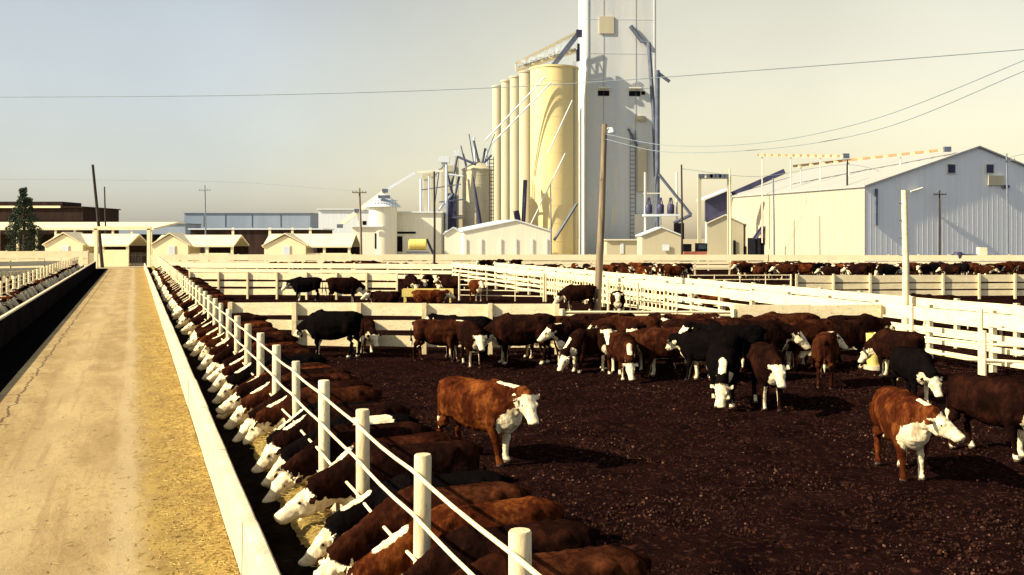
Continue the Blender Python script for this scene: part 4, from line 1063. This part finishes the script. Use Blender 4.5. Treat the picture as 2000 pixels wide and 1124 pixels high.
# side door awnings of the barn (far end)
for q, hh, w_ in ((.78,3.6,2.2),(.90,2.4,1.2)):
    MB().box(L0+dv*q+sideN*.12+Vector((0,0,hh/2)), (w_*2, .1, hh), math.atan2(dv.y,dv.x)).build('doorway', M['black'], T)
aw = L0+dv*.70+sideN*.1+Vector((0,0,5.2))
MB().prism([aw, aw+sideN*1.3-Vector((0,0,1.6)), aw+sideN*1.3-Vector((0,0,1.75)), aw-Vector((0,0,.2))], dv*.04).build('awning', M['blue_metal'], T)
T = thing('shaded_gable_box', 'slanted raised gable with its shade put into a dark blue-black colour, over the low building behind the gantry', 'building', D(1400,440,150))
MB().prism([D(1378,391,150),D(1422,373,150),D(1422,441,150),D(1400,448,150),D(1378,433,150)], (1,6,0)).build('wall', M['blue_metal'], T)  # gable end's shade is put into the dark blue wall colour
MB().beam(D(1374,391,149.6)+Vector((0,3,.1)), D(1426,370,149.6)+Vector((0,3,.1)), 7, .2).build('roof', M['galv'], T)
for x in (1380,1420):
    p = D(x,432,151); MB().tube([Vector((p.x,p.y,0)), p], .2, 8).build('leg', M['galv_light'], T)
T, *_ = gable('low pale-yellow building in front of the dark-ended building', D(1382,504,146), D(1452,504,146), Z_(448,146), Z_(432,146), (2,6,0), 'silo_pale', 'galv_light', name='mill_building', cat='building')
opening(T, 1432, 1437, 470, 498, 145.9, name='doorway')
# roof augers on the barn
for (a, b, lb, mm) in (((1480,303),(1652,305),'thin rusty conveyor floating level left of the barn ridge','rust'),((1550,325),(1850,292),'long rusty conveyor running along the barn roof','rust')):
    T = thing('roof_conveyor', lb, 'conveyor', D(*a,134))
    da, db_ = (140, 133) if a[0] == 1480 else (139, 124)
    A_, B_ = D(*a,da), D(*b,db_)
    MB().beam(A_, B_, .35, .28).build('trough', M[mm], T)
    mb = MB()
    for i in range(12): mb.box(A_.lerp(B_, (i+.5)/12)+Vector((0,-.3,-.1)), (.5,.3,.4))
    mb.build('roller_bracket', M['white_far'], T)
    n = 3
    for i in range(n):
        p = A_.lerp(B_, (i+.1)/n*1.0+.02); MB().tube([p, p-Vector((0,0,2.5 if a[0] != 1480 else 12))], .09, 6).build('support', M['galv_light'], T)
    MB().box(B_, (.8,.5,.6)).build('end_drive', M['pipe_dark'], T)
# tractor bits in front of the barn
T = thing('farm_implement', 'low dark farm implement with a pale tank in front of the shaded barn gable', 'implement', D(1895,500,112))
c = D(1880,498,112)
MB().lathe(c-Vector((.5,0,.6)), [(.2,0),(.55,.15),(.6,.6),(.4,.9)], 14).build('drum', M['blue_metal'], T, True)
MB().beam(c, c+Vector((3.2,0,-.1)), .2, .2).build('frame', M['pipe_dark'], T)
MB().box(c+Vector((2.1,0,.2)), (.8,.8,1.2)).build('tank', M['white_far'], T)

# ------------------------------------------------------------------ left background
def white_shed(label, x0, x1, gx0, gpx, gx1, yr, ye, yb, d):
    """shed with its long roof seen from the side and a gable porch at its left"""
    T = thing('open_shed', label, 'shed', D((x0+x1)/2, 500, d))
    zr, ze = Z_(yr, d), Z_(ye, d); xa, xb = X_(x0,d), X_(x1,d); y = d
    MB().prism([(xa,y-.6,ze-.05),(xa,y+3.2,zr),(xa,y+7,ze),(xa,y+7,ze-.2),(xa,y+3.2,zr-.2),(xa,y-.6,ze-.25)], (xb-xa,0,0)).build('roof', M['shed_roof'], T)
    g0, g1, gp = X_(gx0,d), X_(gx1,d), X_(gpx,d)
    MB().prism([(g0,y-1.0,0),(g1,y-1.0,0),(g1,y-1.0,ze+.0),(gp,y-1.0,ze+1.25),(g0,y-1.0,ze+.0)], (0,5,0)).build('gable_wall', M['white_far'], T)
    for (p, q) in (((g0-.3,y-1.2,ze-.1),(gp,y-1.2,ze+1.42)),((gp,y-1.2,ze+1.42),(g1+.3,y-1.2,ze-.1))):
        P0 = Vector(p); P1_ = Vector(q); MB().prism([P0,P1_,P1_+Vector((0,0,.14)),P0+Vector((0,0,.14))], (0,5.4,0)).build('gable_roof', M['shed_roof'], T)
    w_ = MB().box(((g0+g1)/2+.2,y-1.03,2.0), (1.0,.08,1.3)).build('window', M['white_far'], T)
    MB().box(((g0+g1)/2+.2,y-1.09,2.0), (.8,.05,1.1)).build('pane', M['galv'], w_)
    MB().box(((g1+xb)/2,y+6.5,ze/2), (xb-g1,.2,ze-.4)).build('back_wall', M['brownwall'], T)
    MB().box(((g1+xb)/2,y-.45,.85), (xb-g1-.1,.15,1.7)).build('half_wall', M['white_far'], T)
    k = g1+2.2
    while k < xb+.1:
        MB().box((min(k,xb-.15),y-.3,ze/2-.15), (.3,.25,ze-.2)).build('post', M['white_far'], T); k += 3.1
    return T
white_shed('leftmost of the three small white sheds, left of the road end', 90, 254, 95, 131, 168, 457, 478, 515, 128)
white_shed('middle one of the three small white sheds, right of the road end', 299, 459, 303, 337, 372, 459, 479, 515, 128)
white_shed('rightmost of the three small white sheds, left of the mill', 515, 688, 520, 560, 600, 457, 480, 510, 128)
T = thing('road_portal', 'tall white goal-like frame spanning the far end of the road', 'portal frame', D(240,520,120))
for x in (188, 291):
    p = D(x,447,120); MB().box((p.x,p.y,p.z/2), (.36,.36,p.z)).build('column', M['white_far'], T)
MB().beam(D(183,446,120), D(295,446,120), .36, .42).build('beam', M['white_far'], T)
o = MB().box(D(228,504,122), (2.9,.25,1.9)).build('white_panel', M['white_far'], None); tag(o, 'white square panel closing the left half of the road end', 'panel')
T = thing('dark_gate', 'dark picket gate at the right half of the road end', 'gate', D(271,510,122))
mb = MB()
for i in range(11): mb.box(D(256+i*3,506,122), (.09,.06,1.5))
mb.build('bars', M['wood_dark'], T)
MB().beam(D(254,499,122.1), D(288,499,122.1), .08, .12).build('rail', M['wood'], T)
MB().beam(D(254,514,122.1), D(288,514,122.1), .08, .12).build('lower_rail', M['wood'], T)
T = building('long dark brown two-tier barn behind the tree at the left', (-160,162,406), 175, 16, 'brownwall', 'brownwall', name='long_barn', cat='barn')
MB().box((X_(-20,179),184,Z_(399,178)), ((115+160)/F*178, 8, 1.0)).build('clerestory', M['brownwall'], T)
MB().box((X_(-20,174),173.6,Z_(404.6,174)), (280/F*174, .3, .35)).build('clerestory_trim', M['white_far'], T)
T = thing('canopy_shed', 'long low open shed with a pale roof and dark inside behind the left sheds', 'shed', D(150,500,160))
xa, xb = X_(-160,160), X_(300,160); zt, ze = Z_(433,160), Z_(446,160)
MB().prism([(xa,160,ze),(xa,172,zt+.1),(xa,172,zt-.2),(xa,160,ze-.3)], (xb-xa,0,0)).build('roof', M['shed_roof'], T)
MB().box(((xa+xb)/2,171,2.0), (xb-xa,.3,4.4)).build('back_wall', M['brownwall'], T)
for i in range(13): MB().box((xa+.5+(xb-xa-1)*i/12,160.3,(ze-.3)/2), (.3,.3,ze-.3)).build('post', M['white_far'], T)
T = building('dark low barn between the middle and right white sheds', (372,628,449), 165, 10, 'brownwall', 'galv', name='dark_barn', cat='barn')
for i, x in enumerate((455, 527, 571, 606)): MB().box(D(x,455,164.8), (.4,.1,1.6)).build('white_post', M['white_far'], T)
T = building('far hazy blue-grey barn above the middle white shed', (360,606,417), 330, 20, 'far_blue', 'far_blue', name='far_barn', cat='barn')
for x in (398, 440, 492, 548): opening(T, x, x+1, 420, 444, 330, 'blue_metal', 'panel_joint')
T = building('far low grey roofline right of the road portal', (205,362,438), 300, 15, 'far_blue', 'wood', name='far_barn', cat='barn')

# tree at left
def tree(label, base, top_z, w, seed):
    r = random.Random(seed); T = thing('pine_tree', label, 'tree', base)
    trunk = [base+Vector((0,0,-.1)), base+Vector((.1,0,top_z*.4)), base+Vector((0,0,top_z*.9))]
    mb = MB().tube(trunk, [.28,.2,.05], 8)
    for k in range(22):
        z = top_z*(.12+.75*r.random()); a = r.random()*6.28; L = w*(1-z/top_z)*1.0+.3
        p = base+Vector((0,0,z)); mb.tube([p, p+Vector((math.cos(a)*L*.5, math.sin(a)*L*.5, .3)), p+Vector((math.cos(a)*L, math.sin(a)*L, .2))], [.07,.05,.015], 5)
    mb.build('trunk', M['bark'], T, True)
    vs = []; fs = []
    clumps = []
    for k in range(150):
        q = r.random()**.8; z = top_z*(.10+.88*q); rad = w*(1.05-q)**.8*(.45+.55*r.random())*(1 if q > .25 else .95)
        a = r.random()*6.28; clumps.append((base+Vector((math.cos(a)*rad, math.sin(a)*rad, z)), r.uniform(.35,.75)*(1.15-q*.7)))
    for c, cr in clumps:
        for k in range(70):
            v = Vector((r.gauss(0,1), r.gauss(0,1), r.gauss(0,.8))); v = v.normalized()*cr*r.random()**.4
            p = c+v; s = r.uniform(.07,.15); n = Vector((r.gauss(0,1), r.gauss(0,1), r.gauss(0,1))).normalized(); t = n.orthogonal().normalized()*s; u = n.cross(t)*.6
            b = len(vs); vs += [p-t, p+u, p+t, p-u-Vector((0,0,s*.5))]; fs.append((b,b+1,b+2,b+3))
    me = bpy.data.meshes.new('crown'); me.from_pydata([tuple(v-base) for v in vs], [], fs); me.materials.append(M['leaf'])
    o = bpy.data.objects.new('crown', me); COL.objects.link(o); o.parent = T
tree('dark pointed tree standing before the brown barn at the left edge', Vector((X_(46,138),138,0)), Z_(366,138), 2.9, 5)

# ------------------------------------------------------------------ sky, sun, haze, camera
sun_dir = Vector((-.94, -.34, 0)).normalized(); EL = R(34)
to_sun = Vector((sun_dir.x*math.cos(EL), sun_dir.y*math.cos(EL), math.sin(EL)))
w = bpy.data.worlds.new('World'); scn.world = w; w.use_nodes = True
nt = w.node_tree; bg = nt.nodes['Background']; L = nt.links.new
sky = nt.nodes.new('ShaderNodeTexSky'); sky.sky_type = 'NISHITA'; sky.sun_disc = False
sky.sun_elevation = EL; sky.sun_rotation = math.atan2(sun_dir.x, sun_dir.y) % (2*math.pi)
sky.air_density = 1.0; sky.dust_density = 1.2; sky.ozone_density = 1.0; sky.altitude = 0
hs = nt.nodes.new('ShaderNodeHueSaturation'); hs.inputs['Saturation'].default_value = .5; L(sky.outputs[0], hs.inputs['Color'])
mx = nt.nodes.new('ShaderNodeMixRGB'); mx.blend_type = 'MULTIPLY'; mx.inputs[0].default_value = 1; mx.inputs[2].default_value = (1.0,.965,.905,1); L(hs.outputs[0], mx.inputs[1])
# thin uneven high haze in the sky
tcw = nt.nodes.new('ShaderNodeTexCoord'); nz = nt.nodes.new('ShaderNodeTexNoise'); nz.inputs['Scale'].default_value = 1.6; nz.inputs['Detail'].default_value = 7
L(tcw.outputs['Generated'], nz.inputs['Vector'])
rp = nt.nodes.new('ShaderNodeMapRange'); rp.inputs[1].default_value = .35; rp.inputs[2].default_value = .7; rp.inputs[3].default_value = 1.0; rp.inputs[4].default_value = 1.35; L(nz.outputs['Fac'], rp.inputs[0])
ml = nt.nodes.new('ShaderNodeVectorMath'); ml.operation = 'SCALE'; L(mx.outputs[0], ml.inputs[0]); L(rp.outputs[0], ml.inputs['Scale'])
dt = nt.nodes.new('ShaderNodeVectorMath'); dt.operation = 'DOT_PRODUCT'; L(tcw.outputs['Generated'], dt.inputs[0]); dt.inputs[1].default_value = Vector((.26, 1, .07)).normalized()
gl = nt.nodes.new('ShaderNodeMapRange'); gl.interpolation_type = 'SMOOTHSTEP'; gl.inputs[1].default_value = .84; gl.inputs[2].default_value = 1.0; L(dt.outputs['Value'], gl.inputs[0])
gm = nt.nodes.new('ShaderNodeMixRGB'); gm.blend_type = 'MULTIPLY'; gm.inputs[2].default_value = (1.24,1.09,.83,1); L(gl.outputs[0], gm.inputs[0]); L(ml.outputs[0], gm.inputs[1])
L(gm.outputs[0], bg.inputs['Color']); bg.inputs['Strength'].default_value = .078
sl = bpy.data.lights.new('sun', 'SUN'); sl.energy = 5.0; sl.angle = R(.5); sl.color = (1.0,.86,.62)
so = bpy.data.objects.new('sun', sl); COL.objects.link(so); so.rotation_euler = to_sun.to_track_quat('Z', 'Y').to_euler(); so.location = (-40,-20,60)
HAZE = 0
if HAZE:
    mb = MB().box((0,1450,30), (5400,3700,62+.6)); me_m = bpy.data.materials.new('haze_air'); me_m.use_nodes = True
    t_ = me_m.node_tree; t_.nodes.remove(t_.nodes['Principled BSDF'])
    pv = t_.nodes.new('ShaderNodeVolumePrincipled'); pv.inputs['Color'].default_value = (.95,.93,.86,1); pv.inputs['Density'].default_value = HAZE; pv.inputs['Anisotropy'].default_value = .2
    t_.links.new(pv.outputs[0], t_.nodes['Material Output'].inputs['Volume'])
    o = mb.build('haze', me_m); tag(o, kind='stuff')
    o['label'] = 'thin warm summer haze over the feedlot'; o['category'] = 'haze'
cam = bpy.data.cameras.new('camera'); co = bpy.data.objects.new('camera', cam); COL.objects.link(co)
co.location = (0,0,H); co.rotation_euler = (R(90),0,0); cam.sensor_width = 36; cam.lens = 36*F/2000
cam.shift_y = -(562-HY)/2000; cam.clip_end = 8000; cam.clip_start = .05
scn.camera = co
scn.view_settings.view_transform = 'Standard'; scn.view_settings.look = 'None'; scn.view_settings.exposure = .85; scn.view_settings.gamma = 1
scn.cycles.volume_bounces = 1; scn.cycles.max_bounces = 6
print('cows', NC[0])
